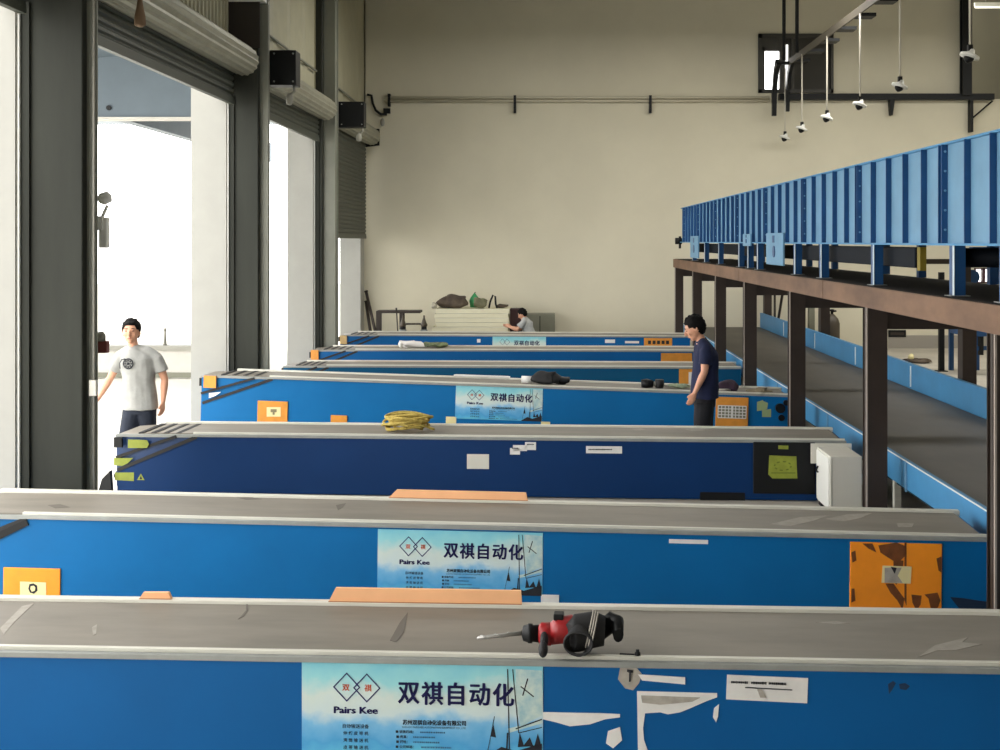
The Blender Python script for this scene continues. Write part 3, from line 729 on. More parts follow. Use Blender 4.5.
# white strip on conveyor 4 rear rail
w_, q_ = top(c4, 456, 375); w2, q2_ = top(c4, 511, 377.5)
t = thing('foam_strip', 'thin white strip lying on the tilted conveyor behind the rolled cloth', 'strip', M=c4.M @ Matrix.Translation((q_.x, c4.w-.06, c4.H+.013)))
MB().box(0, q2_.x-q_.x, 0, .05, 0, .02, .004).box(.02, q2_.x-q_.x-.02, .012, .038, .02, .024).build('strip', m_paper, t)
w_, q_ = top(c6, 478, 358, 0); 
# rope coil
w_, q_ = top(c3, 407, 431, 0)
t = thing('rope_coil', 'coil of yellow rope on the navy conveyor', 'rope', M=c3.M @ Matrix.Translation((q_.x, .30, c3.H)))
for k in range(13):
    rx, ry = random.uniform(.15, .24), random.uniform(.09, .15); ph = random.uniform(0, 6); zc = .03+.0105*k; cx, cy = random.uniform(-.035, .035), random.uniform(-.02, .02)
    pts = [(cx+rx*math.cos(a), cy+ry*math.sin(a), zc+.018*math.sin(2*a+ph)) for a in [2*PI*i/28 for i in range(28)]]
    MB().tube(pts, .0125, 7, closed=True).build('rope_loop', m_rope, t)
MB().tube([(.18, .0, .05), (.25, -.05, .03), (.27, -.02, .02), (.22, .08, .02)], .012, 7).build('rope_end', m_rope, t)

# rotary hammer on the nearest conveyor
def sc(px, py, dz, c=c1):
    return top(c, px, py, dz)
a = sc(523, 638, .06)[1]
Mh = c1.M @ Matrix.Translation((a.x, a.y, c1.H)) @ Matrix.Rotation(math.radians(-2), 4, 'Z')
t = thing('rotary_hammer', 'red and black rotary hammer drill lying on the nearest conveyor', 'power tool', M=Mh)
t.scale = (.92, 1.25, 1.5)
z = .055
MB().tube([(-.235, 0, z-.02), (-.225, 0, z-.018), (0, 0, z)], [.003, .006, .007], 8).build('drill_bit', m_steel, t)
b = MB(); pts = [(-.225+.012*i, .006*math.cos(i*1.1), z-.018+.001*i+.006*math.sin(i*1.1)) for i in range(14)]; b.tube(pts, .0025, 5); b.build('bit_flutes', m_steel, t)
MB().lathe((-.005, 0, z), [(.012, 0), (.024, .008), (.027, .03), (.03, .032), (.03, .052), (.025, .055), (.027, .085)], 18, Matrix.Rotation(PI/2, 3, 'Y')).build('chuck', m_black, t)
MB().lathe((.08, 0, z), [(.027, 0), (.034, .012), (.036, .06), (.03, .07)], 18, Matrix.Rotation(PI/2, 3, 'Y')).build('front_collar', m_red, t, 'red collar')
MB().cyl((.11, 0, z), (.115, -.10, z-.015), .02, 14).ell((.115, -.11, z-.017), (.024, .03, .024)).build('side_grip', m_dark, t)
MB().tube([(.14, 0, z), (.18, .0, z+.012), (.24, .01, z+.015), (.28, .01, z+.005)], [.034, .042, .044, .04], 14).build('gear_case', m_red, t, 'red gear housing')
MB().box(.155, .205, -.02, .03, z+.045, z+.065, .005).build('mode_dial', m_black, t)
MB().tube([(.24, -.04, z), (.27, .0, z+.005), (.36, .01, z+.015), (.41, .015, z+.01)], [.045, .058, .055, .045], 16).build('motor_body', m_dark, t)
MB().tube([(.38, .03, z+.0), (.44, .06, z+.025), (.475, .04, z+.02), (.48, -.0, z-.0)], [.03, .035, .036, .026], 12).build('rear_handle', m_black, t)
for k in range(6):
    rx, rz = .05+.004*k, .045-.002*k
    pts = [(.285+.0*k+rx*math.cos(a), -.05-.006*k, z-.005+rz*math.sin(a)) for a in [2*PI*i/22 for i in range(22)]]
    MB().tube(pts, .005, 6, closed=True).build('cable_loop', m_dark, t)
for k in range(3):
    pts = [(.335+.012*k+.02*math.sin(a), .0+.06*math.cos(a)-.01*k, z+.018+.055*math.sin(a)) for a in [2*PI*i/20 for i in range(20)]]
    MB().tube(pts, .004, 6, closed=True).build('cable_loop', m_paperG, t, 'pale grey cable loop')
w_, q_ = sc(628, 650, 0)
t = thing('bolt', 'small dark bolt with rod lying on the front edge of the nearest conveyor', 'bolt', M=c1.M @ Matrix.Translation((q_.x, .035, c1.H+.006)))
MB().tube([(-.04, 0, .008), (.03, 0, .006)], .004, 6).cyl((.03, 0, .008), (.055, 0, .01), .009, 6).cyl((.042, 0, .0), (.042, .004, .028), .008, 8).build('bolt_body', m_black, t)

# lumpy cloths
def lump(c_, r, m, name, par, amp=.25, f=6, seed=0, n=28, mm=16):
    b = MB(); b.ell(c_, r, n, mm)
    for v in b.bm.verts:
        d_ = v.co-Vector(c_); q = noise.noise_vector(Vector((v.co.x*f+seed*7.1, v.co.y*f, v.co.z*f)))
        v.co += Vector((q.x*r[0], q.y*r[1], q.z*r[2]))*amp*2.0
        v.co.z = max(v.co.z, c_[2]-r[2]+.002) if c_[2]-r[2] >= -1e-6 else v.co.z
    return b.build(name, m, par)
w_, q_ = top(c4, 541, 384, 0)
t = thing('rolled_cloth', 'dark rolled cloth with a white end on the tilted blue conveyor', 'cloth', M=c4.M @ Matrix.Translation((q_.x, q_.y, c4.H)))
b = MB().tube([(-.25, 0, .05), (-.1, .0, .05)], .046, 14); b.build('white_end', m_paper, t, 'white rolled end')
lump((.08, 0, .075), (.2, .09, .075), m_dark, 'dark_roll', t, .3, 9)
lump((.24, .02, .05), (.16, .07, .05), m_black, 'dark_fold', t, .3, 9, 3)
w_, q_ = top(c4, 653, 388, 0)
t = thing('hand_tool', 'dark grinder lying on the tilted conveyor left of the standing man', 'power tool', M=c4.M @ Matrix.Translation((q_.x, q_.y, c4.H)))
MB().tube([(-.15, 0, .05), (-.08, 0, .055), (0, 0, .05)], [.05, .06, .045], 12).build('tool_body', m_black, t)
MB().lathe((.08, 0, .06), [(.05, -.055), (.06, 0), (.055, .05)], 14).build('tool_head', m_dark, t)
MB().tube([(.0, 0, .05), (.06, 0, .06)], .03).tube([(.1, 0, .05), (.16, .0, .03), (.2, 0, .02)], .01, 6).build('tool_grip', m_grey, t)
w_, q_ = top(c4, 677, 388.5, 0)
t = thing('paper_scrap', 'pale green and white scrap beside the grinder on the tilted conveyor', 'scrap', M=c4.M @ Matrix.Translation((q_.x, q_.y+.05, c4.H)))
lump((0.03, 0, .03), (.12, .07, .03), mat('pale_green_paper', (170, 184, 150), .7, col2=(110, 120, 100), scale=14), 'scrap', t, .4, 12)
w_, q_ = top(c4, 730, 391, 0)
t = thing('work_gloves', 'dark purple gloves heaped on the right end of the tilted conveyor', 'gloves', M=c4.M @ Matrix.Translation((q_.x, q_.y+.04, c4.H)))
lump((-.03, 0, .06), (.15, .09, .06), mat('dark_purple_cloth', (52, 34, 50), .8, var=.3, scale=12), 'glove', t, .35, 9)
lump((-.06, -.06, .02), (.08, .05, .02), m_paperG, 'glove_cuff', t, .2, 9, 4)
w_, q_ = top(c4, 760, 392, 0)
t = thing('metal_offcut', 'flat taupe offcut on the right end of the tilted conveyor', 'offcut', M=c4.M @ Matrix.Translation((q_.x, q_.y+.05, c4.H)))
MB().prism([(-.18, -.05), (.0, -.1), (.16, -.02), (.12, .08), (-.1, .1)], 'z', .0, .02).prism([(-.05, -.03), (.05, -.05), (.1, .03), (0, .05)], 'z', .02, .05).build('plate', mat('taupe_plate', (140, 128, 104), .7, var=.15), t)
w_, q_ = top(c6, 421, 347.5, 0)
t = thing('crumpled_rag', 'crumpled white rag with green patches on a far conveyor', 'rag', M=c6.M @ Matrix.Translation((q_.x, q_.y, c6.H)))
lump((-.16, 0, .06), (.22, .1, .06), mat('white_rag', (226, 222, 218), .8, var=.1), 'white_fold', t, .4, 8)
lump((.25, 0, .045), (.18, .1, .045), mat('green_rag', (128, 140, 96), .8, col2=(50, 56, 44), scale=10), 'green_fold', t, .4, 8, 2)
lump((-.36, -.02, .06), (.04, .05, .06), m_white, 'cup', t, .1, 8, 2)

# control cabinet beside conveyor 3
cx0, cx1, cd = PX(830, 10.9), PX(862, 10.9), 10.9
t = thing('control_cabinet', 'light grey control cabinet at the right end of the navy conveyor', 'cabinet', (cx0, cd, 0))
ch = PZ(456.5, 10.9)
MB().box(0, cx1-cx0, 0, .52, .04, ch, .006).build('cabinet_body', m_cab, t)
MB().box(-.012, 0, .02, .50, .06, ch-.02, .004).build('cabinet_door', m_white, t)
MB().tube([(-.02, .40, ch-.22), (-.035, .40, ch-.2), (-.02, .40, ch-.16)], .008, 8).build('door_latch', m_black, [o for o in t.children if o.name.startswith('cabinet_door')][0])
MB().box(.01, .05, .01, .06, 0, .04).box(cx1-cx0-.06, cx1-cx0-.01, .4, .5, 0, .04).box(.01, .05, .4, .5, 0, .04).box(cx1-cx0-.06, cx1-cx0-.01, .01, .06, 0, .04).build('cabinet_feet', m_dark, t)
MB().box(.015, .02, -.003, 0, .06, ch-.02).build('seam', m_grey, t)
MB().box(-.06, .33, .521, .535, ch-.16, ch+.03, .004).build('mounting_plate', m_cab, t)
MB().box(cx1-cx0, cx1-cx0+.03, .1, .2, ch-.28, ch-.18, .004).build('cable_gland', m_white, t)

# ------------------------------------------------------------------ steel support frame with posts
XP = 2.85
t = thing('support_frame', 'brown steel platform frame on posts carrying the raised blue conveyor', 'steel frame', (XP, 0, 0))
ztop, zbot = CH-.395, CH-.575
def ibeam_y(b, x, y0, y1, z0, z1, fw=.085, tf=.012, tw=.008):
    b.box(x-fw, x+fw, y0, y1, z0, z0+tf); b.box(x-fw, x+fw, y0, y1, z1-tf, z1); b.box(x-tw, x+tw, y0, y1, z0+tf, z1-tf)
    return b
# channel beam showing its flat side to the left
MB().box(-.07, 1.15, 4.5, 26.3, ztop, ztop+.005).build('deck_plate', mat('deck_plate', (30, 27, 25), .8, spec=.2), t)
for y0, y1 in ((4.5, 12.0), (12.02, 17.3), (17.32, 26.35)):
    b = MB().box(-.10, -.085, y0, y1, zbot, ztop).box(-.085, .085, y0, y1, ztop-.012, ztop).box(-.085, .085, y0, y1, zbot, zbot+.012)
    b.build('long_beam', m_beam, t, 'reddish brown long beam')
b = MB(); b.box(2.13, 2.3, 4.5, 27.5, zbot-.18, zbot-.01); b.build('long_beam', m_brownD, t)
posts = [7.48, 10.46, 13.76, 16.95, 19.85, 22.95, 26.1]
for y in posts:
    b = MB().box(-.085, .085, y-.085, y-.073, 0, zbot).box(-.085, .085, y+.073, y+.085, 0, zbot).box(-.006, .006, y-.073, y+.073, 0, zbot)
    b.box(-.085, .085, y-.02, y+.02, 0, zbot) ; b.build('post', m_brown, t)
    MB().box(-.098, -.0855, y-.092, y-.07, 0.001, zbot).build('post_lit_edge', mat('lit_edge_tone', (158, 146, 136), .6), t)  # pale strip paints in the light on the post's left edge
    MB().box(-.06, 2.13, y-.06, y+.06, zbot-.19, zbot-.001).build('cross_beam', m_brownD, t)
    MB().box(-.11, .11, y-.11, y+.11, 0, .012).build('base_plate', m_brown, t)
for y in (14.5, 22.0, 27.7):
    MB().box(2.13, 2.3, y-.085, y+.085, 0, zbot-.18).build('post', m_brown, t)
MB().tube([(2.2, 26.3, .8), (2.2, 25.4, 1.9)], .03, 6).build('brace', m_brownD, t)
MB().box(2.18, 2.22, 26.7, 26.76, 0, zbot).build('brace', m_brownD, t)

# ------------------------------------------------------------------ raised blue conveyor
XV = 2.86
t = thing('raised_conveyor', 'raised light blue ribbed conveyor on the brown steel platform', 'conveyor', (XV, 0, ztop+.006))
zb, zt = (CH-.02)-(ztop+.006), (CH+.70)-(ztop+.006)
Y0, Y1 = 5.0, 25.6
seam = [11.1, 14.4, 18, 21.5]
b = MB().box(0, .006, Y0, Y1, zb, zt).build('side_panel', m_sky, t)
MB().box(-.045, .05, Y0, Y1, zb-.012, zb+.004).build('bottom_flange', m_skyR, t)
MB().box(-.03, .05, Y0, Y1, zt-.012, zt+.004).build('top_flange', m_skyR, t)
MB().box(1.34, 1.35, Y0, Y1, zb, zt).build('side_panel', m_sky, t)
MB().box(.01, 1.34, Y0, Y1, zb+.06, zb+.07).build('carry_belt', m_beltD, t)
MB().box(0, 1.35, Y1-.02, Y1, zb, zt).build('end_panel', m_skyD, t)
y = 5.3; k = 0
while y < Y1-.1:
    MB().box(-.045, 0, y-.005, y+.005, zb, zt-.01).build('rib', m_skyD, t)
    if k % 5 == 2:
        y2 = y+.07; MB().box(-.045, 0, y2-.005, y2+.005, zb, zt-.01).build('rib', m_skyD, t)
        for q in range(5): MB().cyl((-.02, y-.014, zb+.1+.14*q), (-.02, y-.004, zb+.1+.14*q), .009, 6).build('bolt', m_sky, t)
    y += .47; k += 1
for px in (1001, 950.5, 871.5, 819.5, 793.5, 756.5, 747, 738, 718, 704, 692):
    y = (XV-.01)*F/(px-CX)
    MB().box(-.0, .012, y-.055, y+.055, 0.006, zb-.012).box(.012, .078, y-.055, y-.045, 0.006, zb-.012).build('leg', m_skyD, t)
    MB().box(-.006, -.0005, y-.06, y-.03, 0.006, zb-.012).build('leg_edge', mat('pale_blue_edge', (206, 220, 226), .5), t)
    MB().box(-.03, .11, y-.07, y+.07, 0, .006).build('foot_plate', m_alu2, t)
    MB().box(1.02, 1.10, y-.04, y+.04, 0.006, zb).build('leg', m_skyD, t)
MB().box(.12, .2, 9.75, 24.8, zb-.20, zb-.03, .01).build('belly_pan', mat('dark_navy_pan', (8, 16, 26), .7, spec=.2), t)
MB().cyl((.1, 8.6, zb-.10), (1.2, 8.6, zb-.10), .07, 14).build('drive_drum', mat('dark_navy_pan', (8, 16, 26), .7, spec=.2), t)
def plate_at(px0, px1, py0, py1, lab):
    y0 = XV*F/(px1-CX); y1 = XV*F/(px0-CX); ym = (y0+y1)/2
    z0, z1 = PZ(py1, ym)-t.location.z, PZ(py0, ym)-t.location.z
    MB().box(-.075, -.048, y0, y1, max(z0, .01), z1, .006).build('drive_plate', m_sky, t, lab)
    b = MB()
    b.cyl((-.085, (y0+y1)/2, z0+(z1-z0)*.42), (-.07, (y0+y1)/2, z0+(z1-z0)*.42), (z1-z0)*.18, 18)
    b.box(-.08, -.074, (y0+y1)/2-.02, (y0+y1)/2+.10*(y1-y0), z0+(z1-z0)*.7, z0+(z1-z0)*.92); b.build('bearing', m_skyD, t)
plate_at(772, 789, 233, 265, 'pale blue drive plate'); plate_at(748, 755.5, 234, 246, None); plate_at(694, 702, 236, 258, None)
yb = 9.72
b = MB().box(.13, .18, yb-.08, yb, zb-.22, zb-.03); b.build('sensor_post', mat('olive_yellow', (128, 112, 30), .6), t, 'olive yellow bracket')
MB().box(-.06, -.02, Y1, Y1+.12, zb-.14, zb+.12).cyl((-.14, Y1+.05, zb+.02), (0, Y1+.05, zb+.02), .07, 12).build('tail_motor', m_black, t, 'black tail motor')

# ------------------------------------------------------------------ floor level sorting conveyor
XL, XRr = 3.09, 4.88
t = thing('floor_conveyor', 'long low conveyor with dark belt and light blue sides under the platform', 'conveyor', (XL, 0, 0))
zb_ = CH-1.98; W = XRr-XL
MB().box(.03, W-.02, 4.5, 27.6, zb_-.03, zb_).build('belt', m_beltD, t)
MB().box(.04, W-.03, 4.5, 27.6, zb_-.2, zb_-.05).build('bed', mat('dark_navy_pan', (8, 16, 26), .7, spec=.2), t)
for y0 in [4.5+2.9*i for i in range(8)]:
    y1 = min(27.6, y0+2.9)
    MB().box(0, .02, y0, y1, .36, .60).box(0, .03, y0, y1, .597, .61).build('left_side_panel', m_skyR, t)
    MB().box(W, W+.02, y0, y1, zb_-.1, CH-1.665).box(W-.005, W+.05, y0, y1, CH-1.668, CH-1.652).build('right_side_panel', m_skyR, t)
    MB().box(-.012, .0, y0+.02, y0+.06, .34, .60).build('joint_plate', m_sky, t, 'pale joint strip')
    MB().box(W-.012, W-.0, y0+.02, y0+.045, zb_+.02, CH-1.68).build('joint_plate', m_white, t)
for y in [5+1.45*i for i in range(16)]:
    MB().box(.02, .08, y-.03, y+.03, 0, .37).build('leg', m_alu, t)
    MB().box(W-.06, W, y-.03, y+.03, 0, .43).build('leg', m_skyD, t)
MB().box(-.01, -.0, 4.5, 27.6, .598, .606).build('side_trim', m_white, t)

# ------------------------------------------------------------------ back of the hall
def px_box(name, label, cat, x0, x1, y0, y1, d, dep, m, part, bev=.01, floor=True):
    z0 = 0 if floor else PZ(y1, d)
    t = thing(name, label, cat, (PX(x0, d), d, z0))
    MB().box(0, PX(x1, d)-PX(x0, d), 0, dep, 0, PZ(y0, d)-z0, bev).build(part, m, t); return t
# insulation panel stack
d = 26.6; x0 = PX(432.5, d); W = PX(508.5, d)-x0; zt_ = PZ(309, d); n = 10
gpn = 'stacked cream wall panels by the back wall'
plab = ['bottom cream panel of the stack', 'topmost cream panel of the stack, under the tarps']
hh = zt_/n
for k in range(n):
    t = thing('insulated_panel', 'cream panel in the stack by the back wall, number of layers below unseen' if 0 < k < n-1 else ('lowest cream panel in the stack by the back wall' if k == 0 else 'topmost cream panel in the stack, under the dark tarps'), 'panel',
              (x0+random.uniform(-.02, .02)+(.06 if k > 5 else 0), d+random.uniform(-.01, .01), hh*k), group=gpn if 0 < k < n-1 else None)
    if 0 < k < n-1: t['label'] = 'cream insulated panel within the stack by the back wall'
    MB().box(0, W-(.05 if k > 5 else 0), 0, 1.0, .0015, hh-.0015, .004).build('panel_core', mat('cream_panel', (226, 220, 190), .6, var=.03), t)
    MB().box(-.002, W-.05+.002, -.004, -.0005, hh-.008, hh-.003).build('panel_skin', m_white, t)
def lumpthing(name, label, cat, px, py, d, r, m, amp=.3, f=6, seed=0, z=None):
    zz = z if z is not None else zt_
    t = thing(name, label, cat, (PX(px, d), d, zz))
    lump((0, 0, r[2]), r, m, name+'_body', t, amp, f, seed); return t
m_tarp = mat('dark_tarp', (62, 52, 46), .85, col2=(96, 84, 70), scale=6)
t = lumpthing('tarp_heap', 'long heap of dark brown tarps on the cream panel stack', 'tarp', 452.5, 300, 27.0, (.34, .2, .13), m_tarp, .35, 5)
t = lumpthing('cloth_heap', 'grey-green cloth bundle on the cream panel stack, right of centre', 'cloth', 480, 300, 26.8, (.18, .13, .12), mat('grey_green_cloth', (104, 102, 78), .85, var=.2, scale=8), .3, 6, 2)
t = thing('green_bag', 'bright green bag tip on top of the tarps', 'bag', (PX(474.5, 27.3), 27.3, zt_))
MB().tube([(0, 0, 0), (0, 0, .15), (0, 0, .22), (0, 0, .32)], [.10, .12, .09, .015], 10).build('bag_body', mat('green_plastic', (60, 150, 96), .6), t); MB().tube([(0, 0, .31), (.02, 0, .345)], .012, 6).build('bag_knot', m_black, t)
t = thing('dark_handle_tool', 'dark upright bent strap at right on the panel stack', 'strap', (PX(493, 26.8), 26.8, zt_))
MB().tube([(-.09, 0, 0.01), (-.06, 0, .16), (0, 0, .3), (.05, 0, .27), (.06, 0, .1), (.09, 0, 0.01)], .022, 8).build('strap_loop', m_black, t)
t = lumpthing('rag_pile', 'small brown rag pile at the right edge of the panel stack', 'rag', 503, 305, 27.0, (.13, .15, .045), m_tarp, .35, 8, 5)
t = lumpthing('pale_bag', 'pale crumpled bag at the left end of the panel stack', 'bag', 434.5, 303, 26.72, (.07, .08, .07), mat('pale_bag', (164, 158, 140), .8, var=.15, scale=10), .3, 9, 6)
t = thing('maroon_crate', 'dark maroon crate between the panel stack and the crouching person', 'crate', (PX(510, 26.9), 26.9, 0))
MB().box(0, .26, 0, .5, 0, PZ(309, 26.9), .01).build('crate_body', mat('dark_maroon', (58, 34, 36), .7, var=.2), t); MB().box(-.01, .27, -.01, 0, .5, .55).build('crate_slat', m_brownD, t)
t = thing('grey_cabinet', 'grey-green cabinet against the back wall behind the crouching person', 'cabinet', (PX(524, 27.3), 27.3, 0))
Wc = PX(555, 27.3)-PX(524, 27.3); MB().box(0, Wc, 0, .5, 0, PZ(314, 27.3), .012).build('cabinet_body', m_ggrey, t)
MB().box(Wc*.5, Wc*.5+.02, -.008, 0, .05, PZ(316, 27.3)).build('door_gap', m_colm, t)
# steel stand at left
d = 26.7
t = thing('steel_stand', 'rusty steel stand with a flat top near the left corner', 'stand', (PX(376, d), d, 0))
Wt = PX(420, d)-PX(376, d); zt2 = PZ(311, d)
MB().box(0, Wt, 0, .5, zt2-.05, zt2).build('stand_top', m_brownD, t)
for x in (.0, .52):
    for y in (0, .44): MB().box(x, x+.06, y, y+.06, 0, zt2-.05).build('leg', m_brownD, t)
MB().tube([(.45, .02, zt2), (.45, .02, zt2+.07)], .02).build('top_pin', m_brownD, t)
MB().tube([(.46, .0, zt2-.05), (.50, .0, .2)], .015, 6).build('brace', m_brownD, t)
d2 = 26.3; dx2 = PX(424, d2)-PX(403, d2)
t = thing('trolley', 'dark trolley with two brass-topped uprights joined by a bar, beside the steel stand', 'trolley', (PX(403, d2), d2, 0))
for x in (0, dx2):
    MB().tube([(x, 0, .0), (x, 0, .62)], [.07, .06], 10).build('upright', m_black, t)
    MB().lathe((x, 0, .62), [(.06, 0), (.075, .04), (.05, .10), (.02, .2), (.015, .25)], 12).build('top_knob', mat('dark_brass', (70, 60, 44), .5), t)
    MB().lathe((x, 0, .5), [(.075, 0), (.08, .03), (.075, .06)], 12).build('collar', m_alu2, t)
MB().cyl((.07, 0, PZ(324, d2)), (dx2-.07, 0, PZ(324, d2)), .018, 8).build('cross_bar', m_brownD, t)
for (xa, ya, xb, yb, lab) in ((365, 291, 378, 330, 'longer dark pole leaning in the left back corner'), (365, 301, 370, 330, 'shorter dark pole leaning in the left back corner')):
    t = thing('leaning_pole', lab, 'pole', (PX(xb, 27.2)+.05, 27.3 if xb > 375 else 27.5, 0))
    A_ = P(xa+1, ya, 27.85)-t.location
    MB().tube([(-.03, 0, 0.02), tuple(A_)], .035, 8).build('pole_shaft', m_brownD, t); MB().cyl(tuple(A_*.985), tuple(A_*1.0), .045, 8).build('pole_cap', m_black, t)

# gas cylinders and clutter at the right, behind the floor conveyor
for (px, w_, ytop, d2, m_, lab) in ((832, .16, 309, 25.0, mat('dark_cylinder', (66, 58, 46), .5), 'dark gas cylinder standing behind the blue rail near the back wall'),
                                   (823.5, .12, 319, 24.6, mat('grey_cylinder', (120, 118, 106), .5), 'smaller grey gas cylinder beside the dark gas cylinder')):
    t = thing('gas_cylinder', lab, 'gas cylinder', (PX(px, d2), d2, 0)); hz = PZ(ytop, d2)
    MB().lathe((0, 0, 0), [(w_*.9, 0), (w_, .03), (w_, hz-.3), (w_*.8, hz-.2), (w_*.35, hz-.12), (.03, hz-.1)], 18).build('cylinder_body', m_, t)
    MB().lathe((0, 0, hz-.1), [(.03, 0), (.03, .05), (.05, .06), (.05, .09), (.01, .1)], 10).cyl((0, 0, hz-.05), (.09, 0, hz-.04), .02, 8).build('valve', m_black, t)
t = px_box('pipe_locker', 'tall grey-green pipe against the back wall left of the gas cylinders', 'pipe', 809, 815, 300, 340, 27.3, .15, m_ggrey, 'pipe_body')
t = px_box('pipe_locker', 'wider grey locker left of the gas cylinders', 'locker', 820, 827, 300, 340, 26.8, .2, m_grey, 'locker_body')
t = thing('wall_sign', 'small black sign on the back wall low at the right', 'sign', (PX(888.5, DB-.04), DB-.04, PZ(337, DB)))
MB().box(0, PX(906, DB)-PX(888.5, DB), 0, .03, 0, PZ(330, DB)-PZ(337, DB)).build('sign_plate', m_black, t); MB().box(.05, .36, -.004, 0, .05, .11).build('sign_print', m_brownD, t)
t = thing('scrap_pile', 'small brown and yellow scrap heap on the floor near the back wall', 'scrap', (PX(916, 24.6), 24.6, 0))
lump((0, 0, .05), (.28, .15, .05), m_tarp, 'scrap_heap', t, .4, 7); lump((-.1, 0, .12), (.06, .06, .06), m_cream, 'scrap_lump', t, .2, 7)
t = thing('thin_stand', 'thin dark steel upright in front of the back wall at right', 'stand', (PX(942, 23.0), 23.0, 0))
MB().box(-.05, .05, 0, .08, 0, 1.9).box(.05, .25, .02, .06, .95, 1.0).build('upright', m_black, t); MB().box(-.1, .1, -.06, .14, 0, .015).build('base_plate', m_black, t)
def bluetable(x0, x1, d, zt, lab):
    t = thing('blue_work_frame', lab, 'frame', (x0, d, 0)); W = x1-x0
    for x in (0, W-.08):
        for y in (0, .9): MB().box(x, x+.08, y, y+.08, 0, zt).build('leg', m_skyD, t)
    MB().box(0, W, 0, .98, zt-.12, zt).build('top_rail', m_skyD, t); MB().box(.08, W-.08, .02, .06, zt-.38, zt-.3).build('cross_rail', m_skyD, t)
    MB().box(W*.5-.04, W*.5+.04, 0, .08, zt*.45, zt-.12).build('centre_leg', m_black, t)
    MB().box(.15, W*.45, .3, .6, zt, zt+.14, .02).build('white_box', m_white, t); return t
bluetable(PX(966, 22.3), PX(997, 22.3), 22.3, PZ(330, 22.3), 'blue steel work frame on the floor at the far right')
# machinery seen under the raised conveyor at far right
t = thing('far_machine', 'dark blue and brown machine frame seen beyond the raised conveyor at right', 'machine', (PX(965, 20), 20, 0))
MB().box(-.75, 1.2, 0, .1, PZ(264, 20), PZ(259, 20)).build('cross_beam', m_brown, t)
for x in (0, 1.1): MB().box(x, x+.1, 0, .1, 0, PZ(256, 20)).build('leg', m_brown, t)
MB().cyl((.15, .05, PZ(277, 20)), (.15, .3, PZ(277, 20)), .12, 14).build('motor', m_skyD, t)
MB().box(.14, .5, 0.02, .2, PZ(254, 20), PZ(247, 20)).build('upper_box', m_skyD, t)
# ------------------------------------------------------------------ people
def remeshed(b, name, m, parent, vox, smooth=3, amp=0.0, f=10):
    me = b.mesh(name)
    o = bpy.data.objects.new(name, me); COL.objects.link(o)
    r = o.modifiers.new('r', 'REMESH'); r.mode = 'VOXEL'; r.voxel_size = vox; r.use_smooth_shade = True
    s = o.modifiers.new('s', 'SMOOTH'); s.iterations = smooth; s.factor = .5
    dg = bpy.context.evaluated_depsgraph_get(); dg.update()
    me2 = bpy.data.meshes.new_from_object(o.evaluated_get(dg))
    o.modifiers.clear(); o.data = me2; bpy.data.meshes.remove(me); me2.name = name
    for p in me2.polygons: p.use_smooth = True
    if amp:
        for v in me2.vertices:
            n_ = v.normal; q = noise.noise(Vector((v.co.x*f*1.4, v.co.y*f*1.4, v.co.z*f*.8+v.co.x*4)))
            v.co = v.co+n_*(q*amp)
    me2.materials.clear(); me2.materials.append(m); o.parent = parent
    return o
def ellring(b, c, rx, ry, rot, n=20, tilt=None):
    u = Vector((math.cos(rot), math.sin(rot), 0)); v = Vector((-math.sin(rot), math.cos(rot), 0))
    return b.ring(Vector(c), u, v, rx, ry, n)
def loft(b, rows, n=20):
    b.skin([ellring(b, c, rx, ry, rot, n) for c, rx, ry, rot in rows])
def hand(b, w, dirv, side, palm_n, s=1.0):
    # w wrist, dirv along the forearm, side = thumb direction
    dirv = Vector(dirv).normalized(); side = Vector(side); side = (side-dirv*side.dot(dirv)).normalized(); nn = dirv.cross(side)
    w = Vector(w)
    cpts = [w-dirv*.01, w+dirv*.03, w+dirv*.06, w+dirv*.09]
    rings = []
    for p, a, c in zip(cpts, (.024, .034, .041, .038), (.019, .017, .016, .013)): rings.append(b.ring(p, side, nn, a*s, c*s, 12))
    b.skin(rings)
    for i, (o_, L) in enumerate(((.028, .068), (.010, .078), (-.009, .072), (-.027, .056))):
        p0 = w+dirv*.082+side*o_; curl = nn*palm_n
        b.tube([p0, p0+dirv*L*.45+curl*.010, p0+dirv*L*.75+curl*.024, p0+dirv*L*.9+curl*.042], [.0095, .0088, .008, .006], 8)
    p0 = w+dirv*.025+side*.024
    b.tube([p0, p0+dirv*.03+side*.022, p0+dirv*.055+side*.028+nn*palm_n*.012], [.012, .010, .008], 8)
